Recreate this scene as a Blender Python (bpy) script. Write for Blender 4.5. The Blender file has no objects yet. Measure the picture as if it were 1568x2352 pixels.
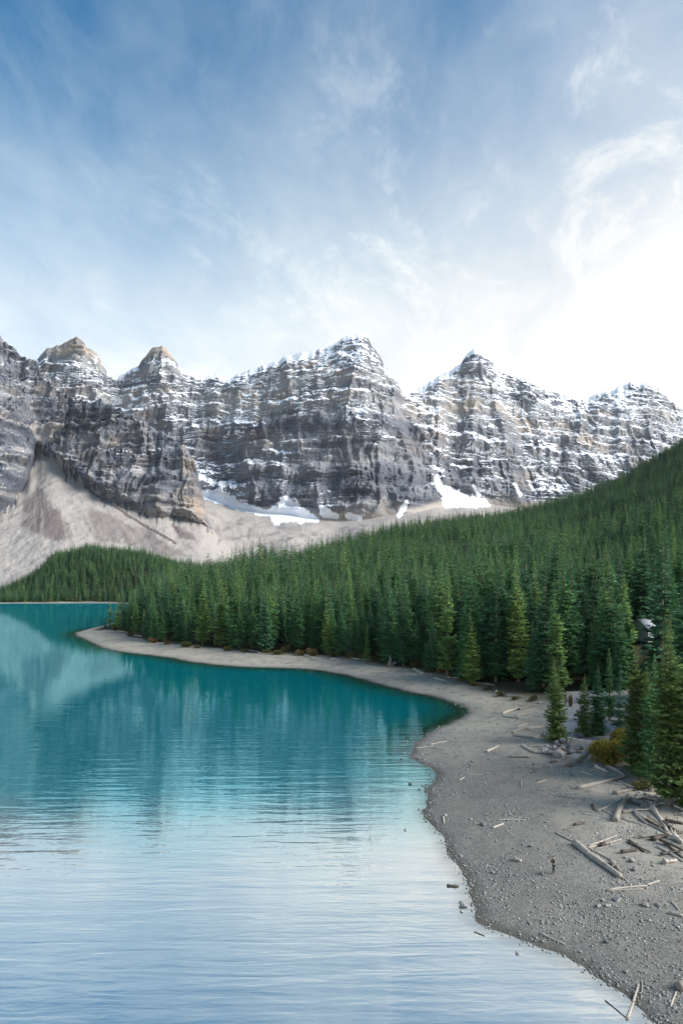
import bpy, bmesh, math, random, time
import numpy as np
from mathutils import Vector, Matrix, Quaternion
T0 = time.time()
random.seed(7)
RNG = np.random.default_rng(7)
scene = bpy.context.scene
COL = scene.collection
CAMH = 31.0          # lens height above the lake, metres
FPX, HX, HY = 1568.0, 784.0, 1331.0   # focal length and principal point on a 1568 x 2352 sheet

# ------------------------------------------------------------------ camera
cd = bpy.data.cameras.new('camera')
cam = bpy.data.objects.new('camera', cd); COL.objects.link(cam)
cam.location = (0, 0, CAMH); cam.rotation_euler = (math.radians(90), 0, 0)
cd.sensor_fit = 'VERTICAL'; cd.sensor_height = 36.0; cd.sensor_width = 24.0; cd.lens = 24.0
cd.shift_y = 0.066
cd.clip_start = 0.5; cd.clip_end = 40000
scene.camera = cam

# ------------------------------------------------------------------ sky, sun, exposure
SUN_AZ, SUN_EL = math.radians(104), math.radians(32)
BANK_AZ, BANK_EL = math.radians(62), math.radians(18)      # out-of-view centre of the bright cloud bank, set apart from the sun
SDIR = Vector((math.sin(SUN_AZ)*math.cos(SUN_EL), math.cos(SUN_AZ)*math.cos(SUN_EL), math.sin(SUN_EL)))
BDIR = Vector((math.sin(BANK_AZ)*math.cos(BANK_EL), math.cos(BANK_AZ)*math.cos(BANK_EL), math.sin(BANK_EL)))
scene.view_settings.view_transform = 'Standard'
scene.view_settings.look = 'None'
scene.view_settings.exposure = EXPOSURE = 2.22
scene.view_settings.gamma = 1.0
scene.view_settings.use_curve_mapping = False
scene.cycles.use_denoising = True
scene.cycles.max_bounces = 8
scene.cycles.diffuse_bounces = 3
scene.cycles.transparent_max_bounces = 12

class G:
    """tiny node-graph builder"""
    def __init__(s, nt): s.nt = nt; s.n = nt.nodes; s.l = nt.links
    def node(s, t, props=None, ins=None):
        n = s.n.new(t)
        for k, v in (props or {}).items(): setattr(n, k, v)
        for k, v in (ins or {}).items(): s.put(n.inputs[k], v)
        return n
    def put(s, sock, v):
        if isinstance(v, bpy.types.NodeSocket): s.l.new(v, sock)
        elif isinstance(v, bpy.types.Node): s.l.new(v.outputs[0], sock)
        else:
            if hasattr(sock.default_value, '__len__') and len(sock.default_value) == 4 and len(v) == 3: v = (*v, 1)
            sock.default_value = v
    def m(s, op, a, b=0.0, c=None, clamp=False):
        n = s.n.new('ShaderNodeMath'); n.operation = op; n.use_clamp = clamp
        s.put(n.inputs[0], a); s.put(n.inputs[1], b)
        if c is not None: s.put(n.inputs[2], c)
        return n.outputs[0]
    def vm(s, op, a, b=None, out=0):
        n = s.n.new('ShaderNodeVectorMath'); n.operation = op
        s.put(n.inputs[0], a)
        if b is not None: s.put(n.inputs[1], b)
        return n.outputs[out]
    def vs(s, a, k):
        n = s.n.new('ShaderNodeVectorMath'); n.operation = 'SCALE'; s.put(n.inputs[0], a); s.put(n.inputs['Scale'], k)
        return n.outputs[0]
    def ss(s, v, lo, hi, a=0.0, b=1.0):
        n = s.n.new('ShaderNodeMapRange'); n.interpolation_type = 'SMOOTHSTEP'
        s.put(n.inputs['Value'], v)
        for k, q in (('From Min', lo), ('From Max', hi), ('To Min', a), ('To Max', b)): s.put(n.inputs[k], q)
        return n.outputs[0]
    def mix(s, f, a, b, blend='MIX'):
        n = s.n.new('ShaderNodeMix'); n.data_type = 'RGBA'; n.blend_type = blend
        s.put(n.inputs[0], f); s.put(n.inputs[6], a); s.put(n.inputs[7], b)
        return n.outputs[2]
    def noise(s, vec, scale, detail=4, rough=0.55, dist=0.0, out=0):
        n = s.n.new('ShaderNodeTexNoise')
        if vec is not None: s.put(n.inputs['Vector'], vec)
        n.inputs['Scale'].default_value = scale; n.inputs['Detail'].default_value = detail
        n.inputs['Roughness'].default_value = rough; n.inputs['Distortion'].default_value = dist
        return n.outputs[out]
    def scale(s, vec, xyz, rot=(0, 0, 0), loc=(0, 0, 0)):
        n = s.n.new('ShaderNodeMapping'); s.put(n.inputs['Vector'], vec)
        n.inputs['Scale'].default_value = xyz; n.inputs['Rotation'].default_value = rot; n.inputs['Location'].default_value = loc
        return n.outputs[0]
    def attr(s, name, out='Fac'):
        n = s.n.new('ShaderNodeAttribute'); n.attribute_name = name
        return n.outputs[out]
    def ramp(s, fac, stops):
        n = s.n.new('ShaderNodeValToRGB'); s.put(n.inputs[0], fac)
        e = n.color_ramp.elements
        while len(e) < len(stops): e.new(0.5)
        for q, (p, c) in zip(e, stops): q.position = p; q.color = (*c, 1)
        return n.outputs[0]
    def bump(s, h, strength, dist, normal=None):
        n = s.n.new('ShaderNodeBump'); s.put(n.inputs['Height'], h)
        s.put(n.inputs['Strength'], strength); s.put(n.inputs['Distance'], dist)
        if normal is not None: s.put(n.inputs['Normal'], normal)
        return n.outputs[0]

world = bpy.data.worlds.new('World'); scene.world = world; world.use_nodes = True
world.node_tree.nodes.clear()
g = G(world.node_tree)
out = g.node('ShaderNodeOutputWorld'); bg = g.node('ShaderNodeBackground')
g.l.new(bg.outputs[0], out.inputs[0])
sky = g.node('ShaderNodeTexSky', {'sky_type': 'NISHITA', 'sun_disc': False, 'sun_elevation': SUN_EL, 'sun_rotation': SUN_AZ,
                                  'altitude': 1900, 'air_density': 1.0, 'dust_density': 1.2, 'ozone_density': 3.0})
dirv = g.node('ShaderNodeTexCoord').outputs['Generated']
sp = g.node('ShaderNodeSeparateXYZ', ins={0: dirv})
dx, dy, dz = sp.outputs
zc = g.m('ADD', g.m('MAXIMUM', dz, 0.0), 0.16)
plane = g.node('ShaderNodeCombineXYZ', ins={0: g.m('DIVIDE', dx, zc), 1: g.m('DIVIDE', dy, zc), 2: 0.37}).outputs[0]
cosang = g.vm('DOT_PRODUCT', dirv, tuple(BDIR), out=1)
# a thin veil of high cloud, brightened in colour towards the bank, with torn streaks drifting across it
warp = g.vm('ADD', plane, g.vs(g.vm('SUBTRACT', g.noise(plane, 1.1, 3, .5, out=1), (.5, .5, .5)), .45))
st = g.scale(warp, (1.9, 0.8, 1), (0, 0, math.radians(-28)))
n1 = g.noise(st, 1.9, 10, .66, .2)
n2 = g.noise(g.scale(warp, (1, .6, 1), (0, 0, math.radians(20)), (3.1, 1.7, 0)), 0.62, 6, .55, .3)
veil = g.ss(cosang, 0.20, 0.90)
low = g.ss(dz, 0.68, 0.26)
n3 = g.noise(g.scale(warp, (1.3, .9, 1), (0, 0, math.radians(-50)), (5.2, 0, 0)), 3.6, 8, .68, .3)
tex0 = g.m('ADD', g.m('MULTIPLY', g.m('SUBTRACT', n1, .5), .75), g.m('MULTIPLY', g.m('SUBTRACT', n2, .55), .55))
tex = g.m('ADD', tex0, g.m('MULTIPLY', g.m('MULTIPLY', g.ss(n3, .50, .72), g.ss(n2, .42, .62)), .42))
cover = g.m('ADD', g.m('MULTIPLY_ADD', low, .88, g.m('MULTIPLY', veil, .28)), tex, clamp=True)
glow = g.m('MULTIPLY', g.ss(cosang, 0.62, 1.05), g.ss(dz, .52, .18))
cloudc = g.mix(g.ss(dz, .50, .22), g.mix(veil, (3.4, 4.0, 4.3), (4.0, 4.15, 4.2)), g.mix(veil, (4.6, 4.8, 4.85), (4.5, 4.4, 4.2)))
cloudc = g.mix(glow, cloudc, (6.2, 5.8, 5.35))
skyb = g.mix(1.0, sky.outputs[0], (0.23, 0.74, 0.82), 'MULTIPLY')
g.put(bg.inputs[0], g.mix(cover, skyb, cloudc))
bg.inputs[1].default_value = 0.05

sl = bpy.data.lights.new('sun', 'SUN'); sl.energy = 1.5; sl.angle = math.radians(38); sl.color = (1.0, .965, .92)
sun = bpy.data.objects.new('sun', sl); COL.objects.link(sun)
sun.rotation_euler = SDIR.to_track_quat('Z', 'Y').to_euler()

# ------------------------------------------------------------------ helpers
def prop(o, label=None, cat=None, group=None, kind=None):
    for k, v in (('label', label), ('category', cat), ('group', group), ('kind', kind)):
        if v: o[k] = v
    return o
def mat(name, rough=0.9, spec=0.2):
    m = bpy.data.materials.new(name); m.use_nodes = True
    m.node_tree.nodes.clear()
    gg = G(m.node_tree)
    o = gg.node('ShaderNodeOutputMaterial'); b = gg.node('ShaderNodeBsdfPrincipled')
    gg.l.new(b.outputs[0], o.inputs[0])
    b.inputs['Roughness'].default_value = rough; b.inputs['Specular IOR Level'].default_value = spec
    gg.out, gg.b = o, b
    return m, gg
def mesh_np(name, verts, faces, material=None, smooth=False, attrs=None):
    """verts (n,3), faces (m,k) arrays with one k"""
    me = bpy.data.meshes.new(name)
    verts = np.ascontiguousarray(verts, np.float32); faces = np.ascontiguousarray(faces, np.int32)
    nf, k = faces.shape
    me.vertices.add(len(verts)); me.vertices.foreach_set('co', verts.ravel())
    me.loops.add(nf*k); me.loops.foreach_set('vertex_index', faces.ravel())
    me.polygons.add(nf); me.polygons.foreach_set('loop_start', np.arange(0, nf*k, k, dtype=np.int32))
    if smooth: me.polygons.foreach_set('use_smooth', np.ones(nf, bool))
    for an, av in (attrs or {}).items():
        a = me.attributes.new(an, 'FLOAT', 'POINT'); a.data.foreach_set('value', np.ascontiguousarray(av, np.float32).ravel())
    me.update(calc_edges=True)
    if material: me.materials.append(material)
    return me
def link(name, data, parent=None, loc=None):
    o = bpy.data.objects.new(name, data); COL.objects.link(o)
    if parent is not None: o.parent = parent
    if loc is not None: o.location = loc
    return o
def grid_faces(nr, nc):
    i = np.arange(nr-1)[:, None]*nc + np.arange(nc-1)[None, :]
    return np.stack([i, i+1, i+nc+1, i+nc], -1).reshape(-1, 4)
def sstep(x, a, b):
    t = np.clip((x-a)/(b-a), 0, 1); return t*t*(3-2*t)
_P = np.concatenate([np.random.default_rng(3).permutation(256)]*3).astype(np.int32)
_G = np.random.default_rng(4).normal(size=(256, 3)).astype(np.float32); _G /= np.linalg.norm(_G, axis=1)[:, None]
_GX, _GY, _GZ = (np.ascontiguousarray(_G[:, i]*1.6) for i in range(3))
def noise3(x, y, z=0.0):
    x, y, z = np.asarray(x, np.float32), np.asarray(y, np.float32), np.asarray(z, np.float32)
    if x.shape != y.shape: x, y = np.broadcast_arrays(x, y)
    xf, yf, zf = np.floor(x), np.floor(y), np.floor(z)
    xi, yi, zi = xf.astype(np.int32) & 255, yf.astype(np.int32) & 255, zf.astype(np.int32) & 255
    x, y, z = x-xf, y-yf, z-zf
    u, v, w = (t*t*t*(t*(t*6-15)+10) for t in (x, y, z))
    r = np.zeros(x.shape, np.float32)
    flat = z.ndim == 0
    for a in (0, 1):
        pa = _P[xi+a]; wx = u if a else 1-u
        for b in (0, 1):
            pb = _P[pa+yi+b]; wxy = wx*(v if b else 1-v)
            for c in (0, 1):
                wz = w if c else 1-w
                if flat and wz == 0: continue
                h = _P[pb+zi+c]
                r += wxy*wz*(_GX[h]*(x-a)+_GY[h]*(y-b)+_GZ[h]*(z-c))
    return r
def fbm(x, y, z=0.0, octv=5, gain=.5, lac=2.03):
    s, a, f = 0, 1.0, 1.0
    for i in range(octv):
        s = s + a*noise3(x*f+i*17.3, y*f+i*9.1, z*f+i*5.7); a *= gain; f *= lac
    return s
def ridged(x, y, z=0.0, octv=4, gain=.5):
    s, a, f = 0, 1.0, 1.0
    for i in range(octv):
        s = s + a*(1-2*np.abs(noise3(x*f+i*11.3, y*f+i*7.7, z*f+i*3.1))); a *= gain; f *= 2.1
    return s
def itp(x, xs, ys): return np.interp(x, xs, ys)
def smooth_itp(x, pts):
    p = np.array(pts, float); return np.interp(x, p[:, 0], p[:, 1])
def D2u(x): return (np.asarray(x, float)-HX)/FPX

# ------------------------------------------------------------------ the lie of the land
def wpt(x, y, z=0.0):
    Y = (CAMH-z)*FPX/(y-HY); return ((x-HX)/FPX*Y, Y)
SHORE_PX = [(1500,2352),(1482,2330),(1445,2288),(1400,2262),(1340,2217),(1270,2190),(1200,2167),(1130,2137),(1100,2117),(1066,2021),
            (1036,1974),(1019,1917),(976,1879),(979,1840),(976,1815),(994,1801),(997,1784),(986,1763),(934,1741),(954,1706),(992,1681),
            (1036,1659),(1074,1638),(1070,1625),(1050,1616),(1000,1600),(950,1590),(900,1578),(850,1565),(800,1551),(740,1540),
            (680,1535),(600,1533),(550,1531),(500,1527),(440,1520),(400,1512),(350,1505),(300,1500),(260,1494),(230,1485),(200,1470),
            (175,1460),(172,1453),(200,1446),(236,1441)]
SHORE = [(42,-60),(40,5),(32,28)] + [wpt(x, y) for x, y in SHORE_PX] + [(-152,462),(-162,530),(-190,650),(-240,800),(-285,890),
         (-330,905),(-450,885),(-600,862),(-760,850),(-2500,840),(-2500,7000),(7000,7000),(7000,-60)]
SH = np.array(SHORE, float)
def shore_dist(X, Y):
    """signed distance to the waterline, + on land"""
    X = np.asarray(X, float).ravel(); Y = np.asarray(Y, float).ravel()
    best = np.full(X.shape, 1e12); ins = np.zeros(X.shape, bool)
    for (x1, y1), (x2, y2) in zip(SH, np.roll(SH, -1, 0)):
        ex, ey = x2-x1, y2-y1
        t = np.clip(((X-x1)*ex+(Y-y1)*ey)/(ex*ex+ey*ey), 0, 1)
        best = np.minimum(best, (X-x1-t*ex)**2+(Y-y1-t*ey)**2)
        if ey != 0: ins ^= ((y1 > Y) != (y2 > Y)) & (X < ex*(Y-y1)/ey+x1)
    d = np.sqrt(best); return np.where(ins, d, -d)
EDGE = [(180,405),(255,400),(340,325),(450,300),(600,270),(700,266),(800,254),(900,232),(1020,210),(1080,192),(1150,177),(1240,168),(1300,166),
        (1450,150),(1568,112),(1700,104),(2200,100)]
SKYY = [(180,450),(267,470),(350,500),(400,560),(460,600),(530,640),(700,780),(850,920),(1000,1050),(1200,1150),(1330,1200),(1480,1250),(1700,1260),(2200,1260)]
SKYZ = [(180,3),(267,6),(350,14),(400,22),(460,28),(530,33),(700,54),(850,82),(1000,112),(1200,142),(1330,171),(1480,238),(1568,276),(1700,330),(2200,330)]
MOUND = [(-400,2),(0,3),(60,22),(110,52),(130,60),(200,69),(300,67),(360,55),(420,44),(560,40),(700,20)]
def terrain(X, Y, want=False):
    shp = np.shape(X); X = np.asarray(X, float).ravel(); Y = np.asarray(Y, float).ravel()
    s = shore_dist(X, Y)
    px = HX+FPX*X/np.maximum(Y, 20)
    s = s + fbm(X*.16, Y*.16, 3.3, 3)*np.clip(1.1-np.abs(s)*.05, 0, 1)*.8
    beach = 2.3*(1-np.exp(-np.maximum(s, 0)/16))
    bed = -np.minimum(.15*np.maximum(-s, 0)+.006*np.maximum(-s, 0)**2, 9)
    Ye, Ys, Zs = smooth_itp(px, EDGE), smooth_itp(px, SKYY), smooth_itp(px, SKYZ)
    t = (Y-Ye)/(Ys-Ye)
    hill = np.where(t < 1, np.maximum(Zs-2.3, 0)*np.clip(t, 0, 1)**1.55, np.maximum(Zs-2.3, 0)-.12*(Y-Ys))
    hill = np.maximum(hill, 0)
    mw = sstep(Y, 880, 1085)*(1-sstep(Y, 1120, 1400)*.6)*sstep(s, 0, 60)
    mound = smooth_itp(px, MOUND)*mw
    hill = np.maximum(hill, mound)
    rough = sstep(t, -.01, .2)*np.clip((Y-150)/300, 0, 1)
    z = np.where(s > 0, beach+hill+fbm(X*.012, Y*.012, 7.7, 4)*7*rough*sstep(s, 8, 60), bed)
    near = np.clip(s*.2+.3, .1, 1)*np.clip(1-(Y-60)/500, .15, 1)
    z = z + fbm(X*.22, Y*.22, 1.1, 3)*.10*near + fbm(X*.05, Y*.05, 2.2, 2)*.22*near*sstep(s, 1, 9)
    if want: return z.reshape(shp), s.reshape(shp), t.reshape(shp), px.reshape(shp)
    return z.reshape(shp)
_RAYY = np.geomspace(38, 1250, 900)
def hit(x, y):
    """the point of the ground seen at a place of the 1568 x 2352 sheet"""
    X = (x-HX)/FPX*_RAYY; zr = CAMH-(y-HY)/FPX*_RAYY
    zt = np.maximum(terrain(X, _RAYY), 0)
    k = np.argmax(zr <= zt)
    if k == 0: k = len(_RAYY)-1
    a, b = zr[k-1]-zt[k-1], zr[k]-zt[k]
    f = a/(a-b) if a != b else 0
    Y = _RAYY[k-1]+(_RAYY[k]-_RAYY[k-1])*f
    return Vector(((x-HX)/FPX*Y, Y, float(zt[k-1]+(zt[k]-zt[k-1])*f)))

# ------------------------------------------------------------------ ground: lake bed, beach and forest slope in one sheet
m_ground, gg = mat('gravel_and_forest_floor', .95, .15)
pos = gg.node('ShaderNodeNewGeometry').outputs['Position']
sh, fo = gg.attr('shore'), gg.attr('forest')
nb = gg.noise(pos, .045, 5, .6, .6); nm = gg.noise(pos, .33, 6, .65, .3); nf_ = gg.noise(pos, 2.6, 6, .7)
vor = gg.node('ShaderNodeTexVoronoi', ins={'Vector': pos, 'Scale': 3.2}); vor2 = gg.node('ShaderNodeTexVoronoi', ins={'Vector': pos, 'Scale': 8.5})
vg = gg.node('ShaderNodeSeparateColor', ins={0: vor2.outputs['Color']}).outputs[0]
vg1 = gg.node('ShaderNodeSeparateColor', ins={0: vor.outputs['Color']}).outputs[0]
silt = gg.mix(nf_, (.29, .265, .22), (.43, .40, .345))
grav = gg.mix(vg, (.145, .143, .134), (.34, .33, .305))
grav = gg.mix(gg.m('MULTIPLY', gg.ss(vg1, .55, 1), .45), grav, (.42, .40, .37))
gm = gg.ss(gg.m('ADD', gg.m('MULTIPLY', nb, .55), gg.m('MULTIPLY', nm, .5)), .46, .60)
gm = gg.m('MAXIMUM', gm, gg.ss(sh, 5.5, 1.5))
base = gg.mix(gm, silt, grav)
base = gg.mix(gg.m('MULTIPLY', gg.ss(nm, .52, .70), .5), base, (.17, .135, .10))
base = gg.mix(gg.m('MULTIPLY', gg.m('MULTIPLY', gg.ss(gg.m('ADD', sh, gg.m('MULTIPLY', nb, 18.0)), 36, 16), gg.ss(gg.node('ShaderNodeSeparateXYZ', ins={0: pos}).outputs[1], 150, 95)), .85), base, gg.mix(vg, (.085, .087, .086), (.22, .22, .212)))
wet = gg.ss(gg.m('ADD', sh, gg.m('MULTIPLY', nm, 2.2)), 2.9, 1.3)
base = gg.mix(gg.m('MULTIPLY', wet, .75), base, (.07, .066, .058))
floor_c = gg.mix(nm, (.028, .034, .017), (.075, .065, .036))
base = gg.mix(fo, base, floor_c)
bedc = gg.mix(vg1, (.085, .075, .045), (.19, .165, .11))
base = gg.mix(gg.ss(sh, -.1, -1.0), base, bedc)
base = gg.mix(1.0, base, (1.0, .97, .91), 'MULTIPLY')
gg.put(gg.b.inputs['Base Color'], base)
gg.put(gg.b.inputs['Roughness'], gg.m('MULTIPLY_ADD', wet, -.45, .95))
hgt = gg.m('ADD', gg.m('MULTIPLY', gg.m('SUBTRACT', 1.0, vor2.outputs['Distance']), .5), gg.m('ADD', gg.m('MULTIPLY', nf_, .6), gg.m('MULTIPLY', vor.outputs['Distance'], -.5)))
gg.put(gg.b.inputs['Normal'], gg.bump(hgt, .55, .10))

NC, NR = 460, 520
U = np.linspace(-.95, 1.0, NC); YY = np.geomspace(30, 1700, NR)
gu, gy = np.meshgrid(U, YY); gx = gu*gy
gz, gs, gt, gpx = terrain(gx, gy, True)
# the forest floor and the waterline distance are kept as surface masks
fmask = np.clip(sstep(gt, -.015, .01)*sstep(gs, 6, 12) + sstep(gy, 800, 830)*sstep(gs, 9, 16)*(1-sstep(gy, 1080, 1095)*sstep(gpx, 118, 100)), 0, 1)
V = np.stack([gx, gy, gz], -1).reshape(-1, 3)
ground = link('ground', mesh_np('ground', V, grid_faces(NR, NC), m_ground, True, {'shore': gs, 'forest': fmask}))
prop(ground, kind='structure')

# ------------------------------------------------------------------ water
m_water, gg = mat('glacial_lake_water', .03, .5)
pos = gg.node('ShaderNodeNewGeometry').outputs['Position']
dep = gg.attr('depth')
big = gg.noise(pos, .012, 3, .5)
calm = gg.attr('calm')
w1 = gg.noise(gg.scale(pos, (.13, 1, 1), (0, 0, math.radians(-7))), .80, 2, .45, .5)
w2 = gg.noise(gg.scale(pos, (.20, 1, 1), (0, 0, math.radians(5))), .38, 2, .45, .5)
w3 = gg.noise(gg.scale(pos, (.30, 1, 1), (0, 0, math.radians(-15))), 2.2, 2, .5, .3)
hh = gg.m('ADD', gg.m('MULTIPLY', w1, .70), gg.m('ADD', gg.m('MULTIPLY', w2, .80), gg.m('MULTIPLY', w3, .20)))
stren = gg.m('MULTIPLY', gg.m('MULTIPLY_ADD', calm, -.82, 1.0), gg.ss(big, .3, .62, .65, 1.1))
nrm = gg.bump(hh, 1.0, gg.m('MULTIPLY', stren, .058))
body = gg.mix(gg.ss(dep, .4, 3.0), (.008, .085, .075), (.000, .13, .158))
dif = gg.node('ShaderNodeBsdfDiffuse', ins={0: gg.mix(gg.attr('open'), body, (.06, .115, .125))})  # near body colour greyed, standing in for a paler sky sheen
tra = gg.node('ShaderNodeBsdfTransparent', ins={0: (.70, .90, .88)})
inn = gg.node('ShaderNodeMixShader', ins={0: gg.ss(dep, .02, .9), 1: tra.outputs[0], 2: dif.outputs[0]})
near_refl = gg.attr('open')
glo = gg.node('ShaderNodeBsdfGlossy', ins={0: gg.mix(near_refl, (.50, .93, 1.0), (1, 1, .97)), 'Roughness': .02, 'Normal': nrm})  # reflection tinted teal in the far zone, almost neutral close in
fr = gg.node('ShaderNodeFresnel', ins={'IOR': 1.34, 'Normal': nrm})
mx = gg.node('ShaderNodeMixShader', ins={0: gg.m('MULTIPLY', gg.m('MULTIPLY_ADD', near_refl, .28, .50, True), gg.ss(dep, .0, .35, .74, 1.0)), 1: inn.outputs[0], 2: glo.outputs[0]})  # reflection strength painted by zone, stronger close in than water naturally gives
gg.n.remove(gg.b); gg.l.new(mx.outputs[0], gg.out.inputs[0])
wc, wr = 300, 330
wu, wy = np.meshgrid(np.linspace(-1.0, .75, wc), np.geomspace(30, 960, wr)); wx = wu*wy
wz, ws, _, _ = terrain(wx, wy, True)
# sheltered water in the bay and along the far shore lies smoother
calm_a = sstep(wy, 100, 200)
wf = grid_faces(wr, wc)
keep = (ws.ravel()[wf].max(1) < 0) | (wz.ravel()[wf].min(1) < .6)
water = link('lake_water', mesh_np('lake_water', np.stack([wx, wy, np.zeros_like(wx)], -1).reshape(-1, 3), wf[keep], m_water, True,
                                   {'depth': np.maximum(-wz, 0), 'calm': calm_a, 'open': 1-sstep(wy+fbm(wx*.02, wy*.02, 4.0, 3)*16, 70, 108)}))  # open: near zone where a brighter sky reflection is painted in
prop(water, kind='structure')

# ------------------------------------------------------------------ mountains
m_rock, gg = mat('banded_rock_scree_and_snow', .92, .15)
pos = gg.node('ShaderNodeNewGeometry').outputs['Position']
snow, tone, scr, warm, pur = (gg.attr(k) for k in ('snow', 'tone', 'scree', 'warm', 'purple'))
fine = gg.noise(pos, .09, 6, .7); mid = gg.noise(pos, .02, 5, .6)
band = gg.noise(gg.scale(pos, (.012, .012, .16)), 1.0, 5, .6, .3)
vert = gg.noise(gg.scale(pos, (.14, .14, .018)), 1.0, 5, .65, .2)
tn = gg.m('ADD', gg.m('ADD', gg.m('MULTIPLY', tone, .5), gg.m('MULTIPLY', band, .36)), gg.m('ADD', gg.m('MULTIPLY', vert, .28), gg.m('MULTIPLY', fine, .22)))
rock = gg.ramp(tn, [(.36, (.028, .034, .047)), (.52, (.085, .094, .118)), (.64, (.170, .178, .198)), (.80, (.30, .295, .29)), (.95, (.42, .39, .355))])
rock = gg.mix(gg.m('MULTIPLY', warm, gg.ss(mid, .3, .65)), rock, gg.mix(1.0, rock, (1.6, 1.22, .88), 'MULTIPLY'))
scol = gg.mix(gg.m('ADD', gg.m('MULTIPLY', fine, .5), gg.m('MULTIPLY', gg.noise(pos, .45, 5, .75), .5)), (.20, .178, .160), (.46, .42, .388))
scol = gg.mix(pur, scol, (.135, .108, .105))
rock = gg.mix(scr, rock, scol)
sn = gg.ss(gg.m('ADD', gg.m('MULTIPLY_ADD', gg.m('SUBTRACT', band, .5), .9, snow), gg.m('ADD', gg.m('MULTIPLY_ADD', gg.m('SUBTRACT', gg.noise(pos, .22, 4, .7), .5), .8, gg.m('MULTIPLY', gg.m('SUBTRACT', fine, .5), .9)), gg.m('MULTIPLY', gg.m('SUBTRACT', vert, .5), .5))), .42, .58)
gg.put(gg.b.inputs['Base Color'], gg.mix(sn, rock, gg.mix(fine, (.70, .73, .78), (.95, .96, .98))))
gg.put(gg.b.inputs['Normal'], gg.bump(gg.m('ADD', fine, gg.m('MULTIPLY', vert, .8)), gg.m('MULTIPLY_ADD', scr, -.75, .85), 5.0))

def spread(h, amp):      # terraces: the face climbs steeply, then steps back on a ledge
    f = h-np.floor(h); return amp*(sstep(f, .62, 1.0)-f)
def normal_z(P):
    du = np.gradient(P, axis=1); dv = np.gradient(P, axis=0)
    n = np.cross(du, dv); l = np.linalg.norm(n, axis=-1)+1e-9
    n = n/l[..., None]; s = np.sign(n[..., 2]+1e-9)
    return n[..., 2]*s, n*s[..., None]
def relief(X, Y, Z, k, big, flute):
    """metres by which a rock face stands out towards the valley; k dims it towards base and ridge"""
    zz = Z + fbm(X*.0022, Z*.003, 4.0, 4)*42 + .035*X
    zz = zz + noise3(zz*.013, zz*0, .5)*34
    a1 = np.clip(fbm(X*.0045, Z*.006, 8.0, 3)*1.5+.55, 0, 1.25)
    a2 = np.clip(fbm(X*.007+5, Z*.011, 18.0, 3)*1.6+.5, 0, 1.3)
    a3 = np.clip(fbm(X*.012+9, Z*.02, 28.0, 2)*1.6+.5, 0, 1.2)
    step = spread(zz/96, 62)*a1 + spread(zz/41+.3, 25)*a2 + spread(zz/17, 11)*a3
    wx_ = X + fbm(X*.01, Z*.006, 2.0, 3)*30
    butt = ridged(wx_*.0042, Z*.0011, 5.0, 3)*big
    fl = ridged(wx_*.019, Z*.0028, 9.0, 3)*flute
    return step, butt*k, fl*k

# --- the far wall of peaks
RIDGE = [(-300,700),(-100,760),(0,800),(60,835),(80,832),(95,812),(110,801),(140,791),(160,781),(175,773),(192,783),(200,799),(222,810),(233,833),(245,850),
  (262,862),(275,863),(295,851),(320,838),(335,815),(350,801),(372,793),(385,803),(400,824),(412,845),(440,857),(470,865),(500,858),(520,868),
  (550,862),(560,853),(600,841),(640,828),(660,815),(680,812),(720,806),(750,798),(775,785),(788,774),(805,769),(830,768),(846,775),(855,795),
  (870,815),(890,850),(905,865),(920,885),(935,894),(965,893),(985,880),(1010,862),(1035,851),(1058,835),(1072,811),(1090,800),(1110,808),
  (1125,822),(1140,838),(1170,850),(1200,863),(1230,875),(1250,890),(1290,900),(1320,905),(1350,913),(1370,905),(1400,898),(1425,886),
  (1445,879),(1480,878),(1505,883),(1525,905),(1545,925),(1568,942),(1600,965),(1700,1010),(1900,1060)]
BASEY = [(-300,1150),(300,1150),(430,1132),(470,1140),(530,1165),(600,1178),(660,1182),(700,1190),(780,1196),(850,1192),(900,1184),(950,1178),(1000,1165),
  (1060,1154),(1120,1158),(1200,1168),(1300,1155),(1450,1115),(1568,1080),(1900,1050)]
BASED = [(-300,2700),(300,2700),(430,2620),(530,2500),(600,2400),(700,2330),(850,2300),(950,2340),(995,2440),(1030,2680),(1120,2760),(1200,2800),(1400,3000),(1568,3200),(1900,3300)]
RIDGED = [(-300,3100),(60,3150),(175,3120),(275,3180),(372,3060),(470,3120),(560,3010),(700,2960),(820,2900),(940,3020),(1000,3150),(1090,3280),(1250,3400),(1350,3560),(1460,3650),(1568,3750),(1900,3900)]
NXA, NF, NW, NBK = 1060, 80, 370, 16
pxa = np.linspace(-200, 1780, NXA)
ua = D2u(pxa)
kb = np.ones(15)/15
def soft(v, n=15): k_ = np.hanning(n+2)[1:-1]; k_ /= k_.sum(); return np.convolve(np.pad(v, n//2, mode='edge'), k_, 'valid')
bY, rY = soft(smooth_itp(pxa, BASED), 31), soft(smooth_itp(pxa, RIDGED), 41)
by = soft(smooth_itp(pxa, BASEY), 15); ry = soft(smooth_itp(pxa, RIDGE), 5)
ry = ry - fbm(pxa*.05, pxa*0, 3.0, 4, .5)*4.5
bZ = CAMH+(HY-by)/FPX*bY; rZ = CAMH+(HY-ry)/FPX*rY
fY0 = np.full(NXA, 1230.0); fZ0 = np.full(NXA, 20.0)
rows_Y, rows_Z, rows_k, rows_w = [], [], [], []
for i in range(NF):                 # moraine and outwash below the wall
    t = i/NF
    rows_Y.append(fY0+(bY-fY0)*t); rows_Z.append(fZ0+(bZ-fZ0)*(t**1.12)); rows_w.append(np.zeros(NXA)); rows_k.append(np.full(NXA, t))
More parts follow.
